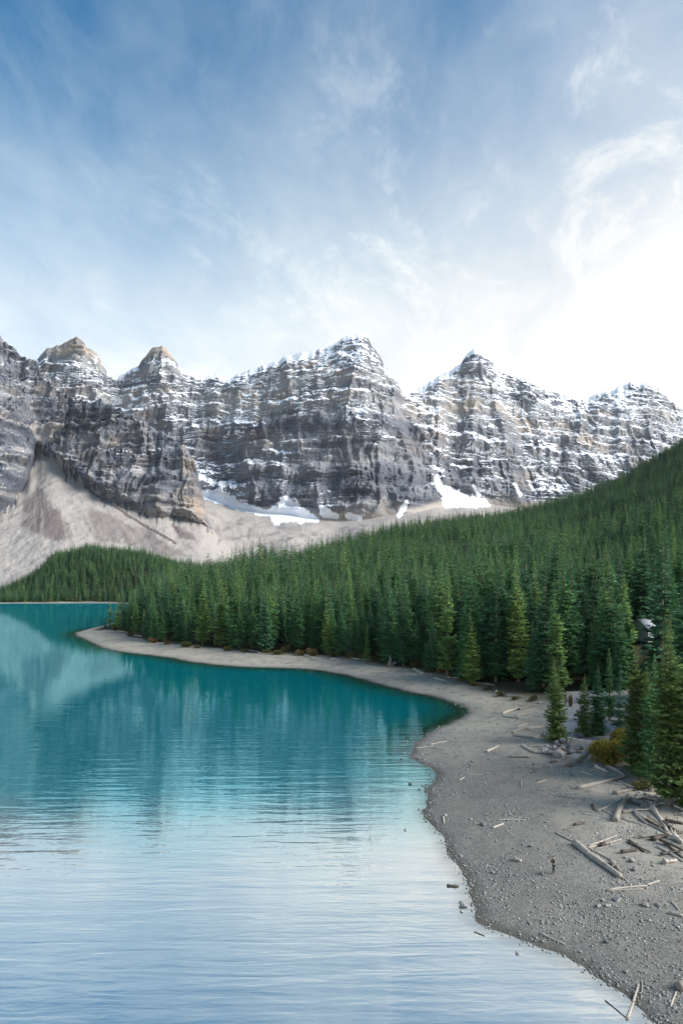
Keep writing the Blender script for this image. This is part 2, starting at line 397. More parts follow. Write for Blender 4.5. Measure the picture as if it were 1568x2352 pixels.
for i in range(NW+1):
    t = i/NW
    ty = t-.10*math.sin(math.pi*t)*(1 if t < 1 else 0)
    rows_Y.append(bY+(rY-bY)*(t+.05*np.sin(2*np.pi*t))); rows_Z.append(bZ+(rZ-bZ)*t); rows_w.append(np.ones(NXA)); rows_k.append(np.full(NXA, t))
for i in range(1, NBK+1):
    t = i/NBK
    rows_Y.append(rY+700*t); rows_Z.append(rZ-380*t**.8*(1+.2*t)); rows_w.append(np.full(NXA, .5)); rows_k.append(np.full(NXA, 1+t))
Ya, Za, Wa, Ka = (np.array(q) for q in (rows_Y, rows_Z, rows_w, rows_k))
Xa = ua[None, :]*Ya
wall = Wa == 1
dim = np.where(wall, np.clip(np.minimum(Ka*14, (1-Ka)*9), 0, 1), 0)
lowk = np.clip(1.15-Ka*1.1, .25, 1)
st_, bu_, fl_ = relief(Xa, Ya, Za, dim, 38, 15)
dY = (st_*np.clip(dim*1.2, 0, 1) - bu_ - fl_*lowk*1.1)
rgh = fbm(Xa*.022, Za*.022, Ya*.022, 5, .55)
dY = dY - rgh*9*dim
floorn = np.where(Wa == 0, (fbm(Xa*.006, Ya*.006, 1.0, 5)*26*np.sin(np.pi*np.clip(Ka, 0, 1))), 0)
Yd = Ya+dY
Zd = Za+floorn+rgh*4*np.where(wall, np.clip(Ka*10, 0, 1)*np.clip((1-Ka)*12+.15, 0, 1), 0)
Xd = ua[None, :]*Yd + fbm(Xa*.03, Za*.03, 11.0, 3)*5*dim
PA = np.stack([Xd, Yd, Zd], -1)
nz, nn = normal_z(PA)
PXA = np.broadcast_to(pxa[None, :], Ya.shape)
alt = np.clip((Za-300)/800, 0, 1.1)
patch = fbm(Xa*.006, Za*.006, 21.0, 4)
conc = -(np.gradient(np.gradient(dY, axis=1), axis=1)+.3*np.gradient(np.gradient(dY, axis=0), axis=0))
region = (sstep(PXA, 1010, 1150)*.02 + sstep(PXA, 1330, 1200)*sstep(PXA, 1180, 1260)*sstep(alt, .75, .45)*.28
          - sstep(PXA, 560, 640)*sstep(PXA, 1010, 960)*sstep(alt, .62, .35)*.22 + sstep(PXA, 560, 640)*sstep(PXA, 860, 800)*sstep(alt, .62, .85)*.12)
snowA = -.40 + .85*sstep(nz, .25, .80) + .52*alt + .42*patch + region
snowA = np.where(wall, snowA, -1.0)
snowA = np.where(Wa == .5, .3+.3*patch, snowA)
# bare tan summit blocks
tops = (sstep(np.abs(PXA-160), 85, 60)*sstep(ry[None, :]*0+HY-(Za-CAMH)/Ya*FPX, 832, 822)+sstep(np.abs(PXA-368), 48, 36)*sstep(HY-(Za-CAMH)/Ya*FPX, 838, 828))
snowA = snowA-.95*np.clip(tops, 0, 1)
# the old snow lying in fans at the foot of the wall, by place along it
PYA = HY-(Za-CAMH)/Ya*FPX
def fan(px0, px1, y0, y1, soft_=8):
    return np.maximum(0, 0)
def blob(pts, w):
    """distance field round a polyline in wall coordinates: 1 on it, 0 at w"""
    best = np.full(PXA.shape, 1e9)
    for (x1, y1, w1), (x2, y2, w2) in zip(pts[:-1], pts[1:]):
        ex, ey = x2-x1, y2-y1
        t = np.clip(((PXA-x1)*ex+(PYA-y1)*ey)/(ex*ex+ey*ey), 0, 1)
        d = np.hypot(PXA-x1-t*ex, PYA-y1-t*ey)/(w1+(w2-w1)*t)
        best = np.minimum(best, d)
    return best
ice = np.full(PXA.shape, 9.0)
for pts in ([(455,1098,7),(490,1110,4)], [(462,1136,8),(505,1140,14),(545,1162,9),(590,1174,7),(640,1180,6)], [(656,1145,3),(660,1172,22),(640,1180,20),(700,1188,14),(728,1194,5)],
            [(660,1165,20),(690,1186,16)], [(735,1168,4),(745,1178,10),(772,1188,5)], [(800,1186,6),(828,1190,4)], [(935,1155,4),(925,1172,6),(915,1184,5)],
            [(1000,1100,4),(1008,1118,7)], [(1010,1125,8),(1035,1142,15),(1070,1150,9),(1110,1155,8)], [(1030,1150,14),(1120,1160,5)], [(1085,1120,2),(1100,1140,4)],
            [(1180,1120,3),(1195,1140,4)], [(1215,1115,2),(1230,1135,3)]):
    ice = np.minimum(ice, blob(pts, 1))
ice = ice + fbm(PXA*.08, PYA*.08, 2.0, 4)*.28
snowA = np.where(ice < 1.25, np.maximum(snowA, 1.6-ice), snowA)
toneA = .42+.30*fbm(Xa*.003, Za*.012, 31.0, 4)+.16*sstep(alt, .35, .6)*sstep(alt, .85, .65) - .08*sstep(alt, .35, .1)
toneA = np.clip(toneA-.03+.10*np.clip(tops, 0, 1), 0, 1)
screeA = np.where(Wa == 0, 1.0, sstep(Ka, .045, .012)*1.0)
warmA = np.clip(.10+fbm(Xa*.004, Za*.01, 41.0, 3)*.9+.8*np.clip(tops, 0, 1)-.3*sstep(alt, .3, .1), 0, 1)
purA = np.clip(fbm(Xa*.004, Ya*.004, 44.0, 4)*.5-.1, 0, .5)
mA = mesh_np('mountain_wall', PA.reshape(-1, 3), grid_faces(*Ya.shape), m_rock, False,
             {'snow': snowA, 'tone': toneA, 'scree': screeA, 'warm': warmA, 'purple': purA})
prop(link('mountain_wall', mA), kind='structure')

# --- the nearer mountain with its scree cone
BX  = [-400,-100, 0,  35,  60,  75,  85,  95, 112, 130, 150, 190, 230, 300, 340, 370, 385, 400, 430, 447, 458, 468, 480, 500, 540]
BR  = [ 500, 700,770, 812, 825, 838, 846, 862, 885, 903, 914, 926, 929, 957, 980, 992, 999,1008,1030,1062,1102,1145,1198,1232,1275]
BS  = [1200,1190,1180,1152,1112,1070,1040,1038,1048,1062,1082,1110,1136,1170,1184,1188,1188,1186,1190,1197,1201,1205,1212,1236,1277]
BYR = [2200,2060,2000,2000,2000,1990,1980,1960,1940,1920,1900,1860,1850,1810,1790,1770,1760,1750,1730,1712,1700,1690,1670,1640,1600]
BYM = [1450,1480,1500,1560,1640,1710,1770,1755,1735,1715,1690,1645,1610,1580,1565,1555,1560,1590,1585,1580,1580,1580,1585,1590,1570]
NXB, NS, NWB = 560, 190, 260
pxb = np.linspace(-330, 540, NXB); ub = D2u(pxb)
br, bs = soft(np.interp(pxb, BX, BR), 5), soft(np.interp(pxb, BX, BS), 7)
bs = bs + fbm(pxb*.035, pxb*0, 6.0, 3)*4
br = br - fbm(pxb*.05, pxb*0, 9.0, 5, .65)*7*np.clip((480-pxb)/60, 0, 1)
yR, yM = soft(np.interp(pxb, BX, BYR), 31), soft(np.interp(pxb, BX, BYM), 15)
zR, zM = CAMH+(HY-br)/FPX*yR, CAMH+(HY-bs)/FPX*yM
zR = np.maximum(zR, zM+2)
yMs, zMs = soft(yM, 61), soft(zM, 61)
y0, z0 = np.full(NXB, 1120.0), np.full(NXB, 8.0)
RY, RZ, RK, RW = [], [], [], []
for i in range(NS):
    t = i/NS
    RY.append(y0+(yMs-y0)*t+(yM-yMs)*t**4); RZ.append(z0+(zMs-z0)*(t**1.30)+(zM-zMs)*t**8); RK.append(np.full(NXB, t)); RW.append(np.zeros(NXB))
for i in range(NWB+1):
    t = i/NWB
    RY.append(yM+(yR-yM)*t); RZ.append(zM+(zR-zM)*t); RK.append(np.full(NXB, t)); RW.append(np.ones(NXB))
for i in range(1, 21):
    t = i/20
    RY.append(yR+450*t); RZ.append(zR-(zR-20)*.6*t); RK.append(np.full(NXB, 1+t)); RW.append(np.full(NXB, .5))
Yb_, Zb_, Kb_, Wb_ = (np.array(q) for q in (RY, RZ, RK, RW))
Xb_ = ub[None, :]*Yb_; PXB = np.broadcast_to(pxb[None, :], Yb_.shape); PYB = HY-(Zb_-CAMH)/Yb_*FPX
wb = Wb_ == 1
hgtB = np.clip((zR-zM)/220, 0, 1)[None, :]
dimB = np.where(wb, np.clip(np.minimum(Kb_*12, (1-Kb_)*22), 0, 1), 0)*hgtB
st_, bu_, fl_ = relief(Xb_*1.25+900, Yb_, Zb_*1.3, dimB, 30, 12)
rgB = fbm(Xb_*.03, Zb_*.03, Yb_*.03, 5, .55)
dYb = (st_*.75*dimB - bu_ - fl_ - rgB*6*dimB)
Ybd = Yb_+dYb
screef = np.where(Wb_ == 0, 1., 0.)
phi = np.arctan2(PXB-85, np.maximum(PYB-925, 8)); rad_ = np.hypot(PXB-85, PYB-925)
rill = fbm(phi*9, rad_*.006, 3.0, 4)
Zbd = Zb_+rgB*4*dimB+screef*fbm(Xb_*.03, Yb_*.03, 61.0, 5, .6)*2.6*np.clip(Kb_*4, 0, 1)*np.clip((1-Kb_)*8, 0, 1)+screef*rill*.9*np.sin(np.pi*np.clip(Kb_, 0, 1))
PB = np.stack([ub[None, :]*Ybd+fbm(Xb_*.03, Zb_*.03, 12.0, 3)*5*dimB, Ybd, Zbd], -1)
nzB, _ = normal_z(PB)
altB = np.clip((Zb_-420)/300, 0, 1)
snowB = np.where(wb, -.62+.95*sstep(nzB, .45, .9)+.40*altB+.2*fbm(Xb_*.01, Zb_*.01, 22.0, 4), -1)
def inpoly(px, py, poly):
    ins = np.zeros(px.shape, bool)
    for (x1, y1), (x2, y2) in zip(poly, poly[1:]+poly[:1]):
        if y1 != y2: ins ^= ((y1 > py) != (y2 > py)) & (px < (x2-x1)*(py-y1)/(y2-y1)+x1)
    return ins
def blur(a, n=4):
    for _ in range(n):
        p_ = np.pad(a, 2, mode='edge'); a = sum(p_[2:-2, i:i+a.shape[1]] for i in range(5))/5
        p_ = np.pad(a, 2, mode='edge'); a = sum(p_[i:i+a.shape[0], 2:-2] for i in range(5))/5
    return a
jx, jy = PXB+fbm(PXB*.06, PYB*.03, 5.0, 4)*11, PYB+fbm(PXB*.03, PYB*.03, 6.0, 3)*8
purp = .9*inpoly(jx, jy, [(82,1118),(100,1125),(130,1170),(175,1235),(160,1245),(80,1225),(55,1205),(60,1160)])
purp = np.maximum(purp, .62*inpoly(jx, jy, [(205,1170),(250,1185),(330,1215),(430,1275),(400,1282),(330,1262),(230,1240),(195,1205)]))
purp = np.maximum(purp, .85*inpoly(jx, jy, [(398,1205),(420,1210),(455,1235),(465,1252),(430,1240),(405,1225)]))
purp = blur(purp.astype(np.float32), 2)
purp = purp*np.clip(.80+fbm(phi*16, rad_*.008, 8.0, 4)*.9, 0, 1)
dl = np.full(PXB.shape, 9.0)
for (x1, y1), (x2, y2) in (((208,1128),(265,1165)), ((265,1165),(330,1205)), ((330,1205),(402,1246)), ((398,1205),(410,1222))):
    t_ = np.clip(((PXB-x1)*(x2-x1)+(PYB-y1)*(y2-y1))/((x2-x1)**2+(y2-y1)**2), 0, 1)
    dl = np.minimum(dl, np.hypot(PXB-x1-t_*(x2-x1), PYB-y1-t_*(y2-y1))/4.0)
purp = np.maximum(purp, 1.0*(dl+fbm(PXB*.2, PYB*.2, 3.0, 3)*.5 < .8))
purp = np.maximum(purp, np.clip(fbm(phi*5, rad_*.02, 14.0, 5)*.3, 0, .25))
# ledges of scree lie up in the face too
upscree = sstep(fbm(PXB*.03, PYB*.03, 17.0, 4)+.9*sstep(nzB, .45, .85)-.25*Kb_, .72, .95)*.8
upscree = np.maximum(upscree, .9*inpoly(jx, jy, [(70,985),(85,975),(150,985),(125,1010),(100,1040),(80,1015)]))
over = PYB-bs[None, :]+fbm(PXB*.07, PYB*.022, 51.0, 5, .6)*22+fbm(PXB*.2, PYB*.1, 52.0, 3)*6
scrB = np.where(Wb_ == .5, .4, np.maximum(np.where(wb, upscree, 0), sstep(over, -4, 4)))
toneB = np.clip(.26+.30*fbm(Xb_*.005, Zb_*.025, 33.0, 4)+.16*sstep(PXB, 380, 430), 0, 1)
warmB = np.clip(.10+fbm(Xb_*.006, Zb_*.012, 43.0, 3)*.9+.7*sstep(PXB, 385, 430), 0, 1)
mB = mesh_np('scree_mountain', PB.reshape(-1, 3), grid_faces(*Yb_.shape), m_rock, False,
             {'snow': snowB, 'tone': toneB, 'scree': scrB, 'warm': warmB, 'purple': purp})
prop(link('scree_mountain', mB), kind='structure')
# the valley floor goes on under and behind everything
m_far, gg = mat('valley_floor', .95, .1)
pos = gg.node('ShaderNodeNewGeometry').outputs['Position']
gg.put(gg.b.inputs['Base Color'], gg.mix(gg.noise(pos, .01, 5), (.06, .07, .04), (.16, .15, .12)))
bm = bmesh.new(); bmesh.ops.create_grid(bm, x_segments=8, y_segments=8, size=1)
for v in bm.verts: v.co = Vector((v.co.x*4300, 2300+v.co.y*2500, 0))
me = bpy.data.meshes.new('valley_ground'); bm.to_mesh(me); bm.free(); me.materials.append(m_far)
prop(link('valley_ground', me, loc=(0, 0, -14)), kind='structure')
print('mountains done', round(time.time()-T0, 1))

# ------------------------------------------------------------------ conifers
def needle_mat(name, c0, c1, c2):
    m, gg = mat(name, .75, .25)
    rnd = gg.node('ShaderNodeObjectInfo').outputs['Random']
    lf = gg.attr('leaf')
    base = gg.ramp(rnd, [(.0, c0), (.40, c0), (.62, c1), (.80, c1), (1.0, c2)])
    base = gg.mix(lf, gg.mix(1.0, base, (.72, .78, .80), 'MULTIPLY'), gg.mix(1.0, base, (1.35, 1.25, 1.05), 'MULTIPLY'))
    gg.put(gg.b.inputs['Base Color'], base)
    tr = gg.node('ShaderNodeBsdfTranslucent', ins={0: gg.mix(1.0, base, (1.3, 1.35, .8), 'MULTIPLY')})
    mx = gg.node('ShaderNodeMixShader', ins={0: .10, 1: gg.b.outputs[0], 2: tr.outputs[0]})
    gg.l.new(mx.outputs[0], gg.out.inputs[0])
    return m
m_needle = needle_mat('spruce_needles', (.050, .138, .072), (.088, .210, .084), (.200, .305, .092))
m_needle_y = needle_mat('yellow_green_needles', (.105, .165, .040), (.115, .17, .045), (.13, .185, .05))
m_bark, gg = mat('grey_brown_bark', .95, .1)
oc = gg.node('ShaderNodeTexCoord').outputs['Object']
gg.put(gg.b.inputs['Base Color'], gg.mix(gg.noise(gg.scale(oc, (6, 6, 1.2)), 1.5, 4), (.085, .065, .05), (.23, .195, .16)))
m_dead, gg = mat('dead_silver_wood', .9, .1)
gg.put(gg.b.inputs['Base Color'], gg.mix(gg.noise(gg.node('ShaderNodeTexCoord').outputs['Object'], 1.2, 4), (.18, .175, .17), (.36, .35, .33)))

def kites(P, Dn, L, W, rng, roll=.7):
    """flat pointed sprays: base point, direction, length, width -> (4n,3) verts, (n,4) faces"""
    n = len(P)
    Dn = Dn/np.linalg.norm(Dn, axis=1)[:, None]
    up = np.tile(np.array([0, 0, 1.0]), (n, 1)) + rng.normal(size=(n, 3))*roll*.6
    side = np.cross(Dn, up); side /= np.linalg.norm(side, axis=1)[:, None]+1e-9
    mid = P+Dn*(L*.45)[:, None]
    v = np.stack([P, mid+side*(W*.5)[:, None], P+Dn*L[:, None], mid-side*(W*.5)[:, None]], 1).reshape(-1, 3)
    return v, np.arange(4*n).reshape(n, 4)
def conifer(seed, levels, nb, nspray, H=25.0, R=2.9, lo=.05, spray=1.0, gap=.0, pine=False):
    rng = np.random.default_rng(seed)
    Ps, Ds, Ls, Ws, Lf = [], [], [], [], []
    lean = rng.normal(size=2)*.012*H
    wob = rng.uniform(0, 6.28, 3)
    for i in range(levels):
        t = (i+rng.uniform(0, .8))/levels
        z = H*(lo+(1-lo)*t)
        r = R*((1-t**1.5)**.9)*(.86+.14*math.sin(t*23+wob[0])+.10*math.sin(t*9+wob[1]))*min(1, .55+t*5)+.10
        if rng.random() < gap: continue
        k = max(3, int(round(nb*(.55+.45*(1-t)))))
        a0 = rng.uniform(0, 6.28)
        for j in range(k):
            az = a0+6.283*j/k+rng.normal()*.28
            Lb = r*rng.uniform(.62, 1.12)
            if rng.random() < .06: Lb *= 1.22
            d0 = np.array([math.cos(az), math.sin(az), 0]); sd = np.array([-math.sin(az), math.cos(az), 0])
            rise = -.30+.75*t**1.6+rng.normal()*.10
            if pine: rise += .28
            ns = max(2, int(round(nspray*(.35+.65*Lb/R))))
            s = np.linspace(.16 if ns > 3 else .25, 1.0, ns)+rng.normal(size=ns)*.02
            zz = Lb*(rise*s+.22*s*s)
            base = np.array([lean[0]*t*t, lean[1]*t*t, z])
            bp = base+d0*(Lb*s)[:, None]; bp[:, 2] += zz
            tw = np.clip((.26+.34*(1-s))*Lb, .16, .85)*spray
            tone = rng.uniform()
            for sg in (-1, 1):
                ang = rng.uniform(.45, .95, ns)*sg
                dd = d0*np.cos(ang)[:, None]+sd*np.sin(ang)[:, None]
                dd[:, 2] += rise*.6+.15*s-.22+rng.normal(size=ns)*.16
                Ps.append(bp-d0*(tw*.25)[:, None]); Ds.append(dd); Ls.append(tw*rng.uniform(.85, 1.25, ns)); Ws.append(tw*rng.uniform(.34, .52, ns)); Lf.append(np.clip(tone*.7+rng.uniform(0, .45, ns), 0, 1))
            Ps.append(bp[-1:]-d0*.08*Lb); Ds.append((d0+np.array([0, 0, rise*.5+.25]))[None]); Ls.append(np.array([max(.22, .26*Lb)*spray])); Ws.append(np.array([max(.10, .10*Lb)*spray])); Lf.append(np.array([tone]))
    # leader
    nl = 5
    Ps.append(np.tile([lean[0], lean[1], H*.985], (nl, 1))); Ds.append(np.stack([rng.normal(size=nl)*.22, rng.normal(size=nl)*.22, np.ones(nl)], 1)); Ls.append(np.full(nl, H*.03)*rng.uniform(.7, 1.2, nl)); Ws.append(np.full(nl, .16)); Lf.append(np.full(nl, .7))
    P, Dn, L, W, Lf = (np.concatenate(q) for q in (Ps, Ds, Ls, Ws, Lf))
    v, f = kites(P, Dn, L, W, rng)
    return v, f, np.repeat(Lf, 4), lean
def tube(pts, rads, sides=7):
    pts = np.asarray(pts, float); V, F = [], []
    n = len(pts)
    for i in range(n):
        d = pts[min(i+1, n-1)]-pts[max(i-1, 0)]; d /= np.linalg.norm(d)+1e-9
        a = np.cross(d, [0, 0, 1.] if abs(d[2]) < .9 else [1., 0, 0]); a /= np.linalg.norm(a); b = np.cross(d, a)
        th = np.arange(sides)/sides*2*np.pi
        V.append(pts[i]+rads[i]*(np.cos(th)[:, None]*a+np.sin(th)[:, None]*b))
    V = np.concatenate(V)
    for i in range(n-1):
        for k in range(sides):
            F.append((i*sides+k, i*sides+(k+1) % sides, (i+1)*sides+(k+1) % sides, (i+1)*sides+k))
    return V, np.array(F)
def trunk_arrays(H, lean, r=.30, sides=7):
    ts = np.array([-.04, 0, .015, .2, .5, .8, .99])
    pts = [(lean[0]*t*abs(t), lean[1]*t*abs(t), H*t) for t in ts]
    return tube(pts, [r*1.5, r*1.35, r*1.05, r*.85, r*.55, r*.24, r*.04], sides)
# detailed kinds for the trees one can pick out: 0-5 spruces, 6 sparse, 7 open-grown low-branched, 8 pine-like
KINDS = []
for k, (sd, lv, nb, ns, R, lo, gp, pn) in enumerate([(1,40,9,8,2.7,.04,.02,0),(2,42,9,8,2.45,.05,.04,0),(3,38,9,8,3.0,.03,.03,0),(4,42,8,8,2.3,.07,.05,0),(5,38,9,8,2.6,.05,.06,0),
                                                     (6,50,9,8,3.3,.03,.02,0),(7,36,7,6,2.5,.10,.16,0),(8,38,10,10,4.0,.012,.02,0),(9,42,10,11,3.3,.07,.03,1)]):
    v, f, lf, lean = conifer(100+sd, lv, nb, ns, 25, R, lo, 1.4, gp, pn)
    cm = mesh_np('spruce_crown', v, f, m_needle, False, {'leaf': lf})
    tv, tf = trunk_arrays(25, lean, .29)
    KINDS.append((cm, mesh_np('spruce_trunk', tv, tf, m_bark, True)))
# lighter kinds for the mass of the forest
def forest_kind(name, seed, lv, nb, ns, R, lo, spray):
    v, f, lf, lean = conifer(seed, lv, nb, ns, 25, R, lo, spray, .04)
    tv, tf = trunk_arrays(25, lean, .28, 5)
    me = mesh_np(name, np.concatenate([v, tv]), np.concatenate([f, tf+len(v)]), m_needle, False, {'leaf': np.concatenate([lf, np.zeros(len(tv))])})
    me.materials.append(m_bark)
    mi = np.zeros(len(me.polygons), np.int32); mi[len(f):] = 1; me.polygons.foreach_set('material_index', mi)
    return bpy.data.objects.new(name, me)
c_mid = bpy.data.collections.new('forest_tree_kinds'); c_far = bpy.data.collections.new('distant_tree_kinds')
for k in range(6): c_mid.objects.link(forest_kind('forest_tree', 300+k, 26, 8, 5, 2.3+.22*k, .05, 1.75))
for k in range(5): c_far.objects.link(forest_kind('distant_tree', 400+k, 16, 7, 3, 2.5+.25*k, .05, 2.3))

# ---- where trees stand
def scatter(cell, x0, x1, y0, y1, seed):
    r = np.random.default_rng(seed)
    xs, ys = np.meshgrid(np.arange(x0, x1, cell), np.arange(y0, y1, cell))
    return (xs+r.uniform(-.48, .48, xs.shape)*cell).ravel(), (ys+r.uniform(-.48, .48, ys.shape)*cell).ravel()
fx, fy = scatter(7.0, -300, 900, 95, 1420, 5)
mx_, my_ = scatter(5.2, -760, -60, 830, 1330, 6)
far_ = (fy > 830) & (784+1568*fx/fy < 620)
fx, fy = np.concatenate([fx[~far_], mx_]), np.concatenate([fy[~far_], my_])
m_ = (fx/fy > -.56) & (fx/fy < .62); fx, fy = fx[m_], fy[m_]
fz, fs, ft, fpx = terrain(fx, fy, True)
r5 = np.random.default_rng(55)
dens = fbm(fx*.02, fy*.02, 5.0, 3)
okm = (ft > .0) & (fs > 9) & (fpx > 240) & (ft < 1.12)
okm |= (fy > 830) & (fs > 11) & (fpx < 620) & (fy < 1180+fpx*.3) & ((fz > 3) | (fs < 60)) & ~((fpx < 108) & (fy > 1085))
okm &= r5.random(len(fx)) < np.where(ft < .10, .92, .86)+dens*.25+np.where(fy > 830, .1, 0)
# the pale parking terrace and the lodge keep their clearing
clear = (fpx > 1255) & (fpx < 1475) & (fy < 172)
clear |= (fx > 100) & (fx < 160) & (fy > 205) & (fy < 262) & (fpx > 1500)  # gap added on the sun side, mostly out of view, to light the lodge
clear |= (fpx > 1442) & (fpx < 1512) & (fy < 246)
okm &= ~clear
okm &= ~((fpx > 1452) & (fpx < 1470) & (fy < 246) & (r5.random(len(fx)) < .5))
fx, fy, fz, ft, fpx, fs = (q[okm] for q in (fx, fy, fz, ft, fpx, fs))
nT = len(fx)
hT = 23.5*(.48+.68*r5.random(nT)**.8)*(1+.10*fbm(fx*.015, fy*.015, 9.0, 2))
hT *= np.where(fy > 700, .86, 1.0)*np.where((fpx < 620) & (fy > 820), .80, 1.0)*np.where(ft > .75, .90, 1)
hT *= 1.17*(1+.22*sstep(fpx, 850, 1150)*sstep(ft, .25, .08))
hT *= np.where((ft < .02) & (r5.random(nT) < .35), .62, 1.0)
edge_small = (fpx < 420) & (fy < 480); hT = np.where(edge_small, hT*np.clip(.55+(fpx-240)/330, .55, 1), hT)
wT = 1.02+.36*r5.random(nT)
wT = wT*np.where(hT < 15, 1.15, 1)
rotT = r5.uniform(0, 6.283, nT)
# front-to-back sweep with a skyline buffer: how much of each tree shows
order = np.argsort(fy); buf = np.full(2400, -1e9); vis = np.zeros(nT)
for i in order:
    hw = 2.3*hT[i]/25*wT[i]/fy[i]*FPX
    a, b = int((fpx[i]-hw*.6)), int((fpx[i]+hw*.6))+1
    a, b = max(a, 0), min(b, 1568)
    if b <= a: continue
    top = FPX*(fz[i]+hT[i]-CAMH)/fy[i]; bot = FPX*(fz[i]-CAMH)/fy[i]
    seg = buf[a:b]
    vis[i] = np.clip(top-np.maximum(seg, bot), 0, None).sum()
    buf[a:b] = np.maximum(seg, bot+(top-bot)*.82)
rank = np.argsort(-vis); NSOLO = 282
solo = np.zeros(nT, bool); solo[rank[:NSOLO]] = True
print('trees', nT, 'time', round(time.time()-T0, 1))

def add_tree(kind, loc, h, w=1.0, rot=0.0, label=None, group=None, name='spruce_tree', crown_mat=None):
    e = link(name, None, loc=loc); e.rotation_euler = (0, 0, rot); e.scale = (h/25*w, h/25*w, h/25)
    t = link('trunk', kind[1], e); c = link('crown', kind[0], e)
    if crown_mat: c.data = crown_mat
    prop(e, label, 'spruce tree', group)
    return e, c
SHAPE = ['', 'slender', 'broad', 'narrow', 'ragged', 'bushy', 'sparse']
MARKS = [(360, 'at the point'), (450, 'on the wooded point'), (535, 'around the silver snag'), (625, 'around the yellow-green spruce'), (720, 'behind the narrow spit'), (830, 'behind the mid spit'),
         (930, 'behind the driftwood tepee'), (1030, 'by the path gap'), (1130, 'above the inner bay'), (1240, 'above the bay corner'), (1330, 'behind the full young spruce'),
         (1420, 'behind the gravel terrace'), (1510, 'around the lodge'), (9999, 'beyond the lodge')]
def zone(px, Y, ft_, h, kd):
    size = 'tall' if h > 24 else ('middling' if h > 18 else 'short')
    size = (size+' '+SHAPE[kd]).strip()
    if Y > 800: return size+' distant spruce on the mound across the lake', 'spruces on the mound across the lake'
    mk = next(t for x, t in MARKS if px < x)
    row = 'in front row' if ft_ < .03 else ('in second row' if ft_ < .09 else 'up the slope')
    return '%s spruce %s %s' % (size, row, mk), 'spruces '+mk
for i in np.where(solo)[0]:
    kd = int(r5.choice(7, p=[.19, .19, .17, .16, .14, .09, .06]))
    lb, gr = zone(fpx[i], fy[i], ft[i], hT[i], kd)
    add_tree(KINDS[kd], (fx[i], fy[i], fz[i]-.1), hT[i], wT[i], rotT[i], lb, gr)

# ---- everything else in the woods: one mass per side, instanced on points
def forest(name, label, coll, sel, kind_n):
    n = int(sel.sum())
    P = np.stack([fx[sel], fy[sel], fz[sel]-.2], 1)
    me = bpy.data.meshes.new(name); me.vertices.add(n); me.vertices.foreach_set('co', P.astype(np.float32).ravel())
    for an, av in (('rot', rotT[sel]), ('hs', hT[sel]/25), ('ws', hT[sel]/25*wT[sel])):
        a = me.attributes.new(an, 'FLOAT', 'POINT'); a.data.foreach_set('value', av.astype(np.float32))
    a = me.attributes.new('pick', 'INT', 'POINT'); a.data.foreach_set('value', r5.integers(0, kind_n, n).astype(np.int32))
    me.update()
    o = link(name, me); prop(o, label, None, None, 'stuff')
    nt = bpy.data.node_groups.new(name, 'GeometryNodeTree')
    nt.interface.new_socket('Geometry', in_out='INPUT', socket_type='NodeSocketGeometry')
    nt.interface.new_socket('Geometry', in_out='OUTPUT', socket_type='NodeSocketGeometry')
    N = nt.nodes; gi, go = N.new('NodeGroupInput'), N.new('NodeGroupOutput')
    ci = N.new('GeometryNodeCollectionInfo'); ci.inputs['Collection'].default_value = coll
    ci.inputs['Separate Children'].default_value = True; ci.inputs['Reset Children'].default_value = True
    ip = N.new('GeometryNodeInstanceOnPoints'); ip.inputs['Pick Instance'].default_value = True
    def at(nm, ty='FLOAT'):
        q = N.new('GeometryNodeInputNamedAttribute'); q.data_type = ty; q.inputs['Name'].default_value = nm
        return [s for s in q.outputs if s.enabled and s.name == 'Attribute'][0]
    cs, cr = N.new('ShaderNodeCombineXYZ'), N.new('ShaderNodeCombineXYZ')
    nt.links.new(at('ws'), cs.inputs[0]); nt.links.new(at('ws'), cs.inputs[1]); nt.links.new(at('hs'), cs.inputs[2]); nt.links.new(at('rot'), cr.inputs[2])
    nt.links.new(gi.outputs[0], ip.inputs['Points']); nt.links.new(ci.outputs[0], ip.inputs['Instance'])
    nt.links.new(at('pick', 'INT'), ip.inputs['Instance Index'])
    nt.links.new(cr.outputs[0], ip.inputs['Rotation']); nt.links.new(cs.outputs[0], ip.inputs['Scale'])
    nt.links.new(ip.outputs[0], go.inputs[0])
    md = o.modifiers.new('trees', 'NODES'); md.node_group = nt
far_side = (fpx < 640) & (fy > 815)
forest('forest', 'dense spruce forest climbing the slope above the bay', c_mid, ~solo & ~far_side & (fy < 560), 6)
forest('hillside_forest', 'distant spruce forest on the upper hillside', c_far, ~solo & ~far_side & (fy >= 560), 5)
forest('mound_forest', 'dark spruce wood covering the mound across the lake', c_far, ~solo & far_side, 5)

# ------------------------------------------------------------------ foreground trees, one by one
def solo_tree(x, y_base, y_top, kind, w, label, group=None, cm=None, dead=False):
    p = hit(x, y_base)
    h = (y_base-y_top)/FPX*p.y
    e, crown_ = add_tree(KINDS[kind], (p.x, p.y, p.z-.08), h, w, random.uniform(0, 6.28), label, group)
    if cm: crown_.data = cm
    return e, p, h
def recolour(kind, material):
    me = KINDS[kind][0].copy(); me.materials.clear(); me.materials.append(material); return me
m_needle_f = needle_mat('bright_spruce_needles', (.105, .170, .055), (.120, .185, .052), (.135, .195, .050))
bright7, bright5, bright8 = recolour(7, m_needle_f), recolour(5, m_needle_f), recolour(8, m_needle_f)
FG = 'foreground spruces by the boulder pile'
solo_tree(1277, 1703, 1516, 7, 1.12, 'full young spruce rising directly behind the boulder pile', FG, bright7)
solo_tree(1340, 1690, 1548, 7, 1.10, 'small spruce behind the timber retaining wall, next to the full young one', FG, bright7)
solo_tree(1372, 1688, 1530, 5, 1.25, 'slim small spruce on the gravel terrace behind the timber wall', FG)
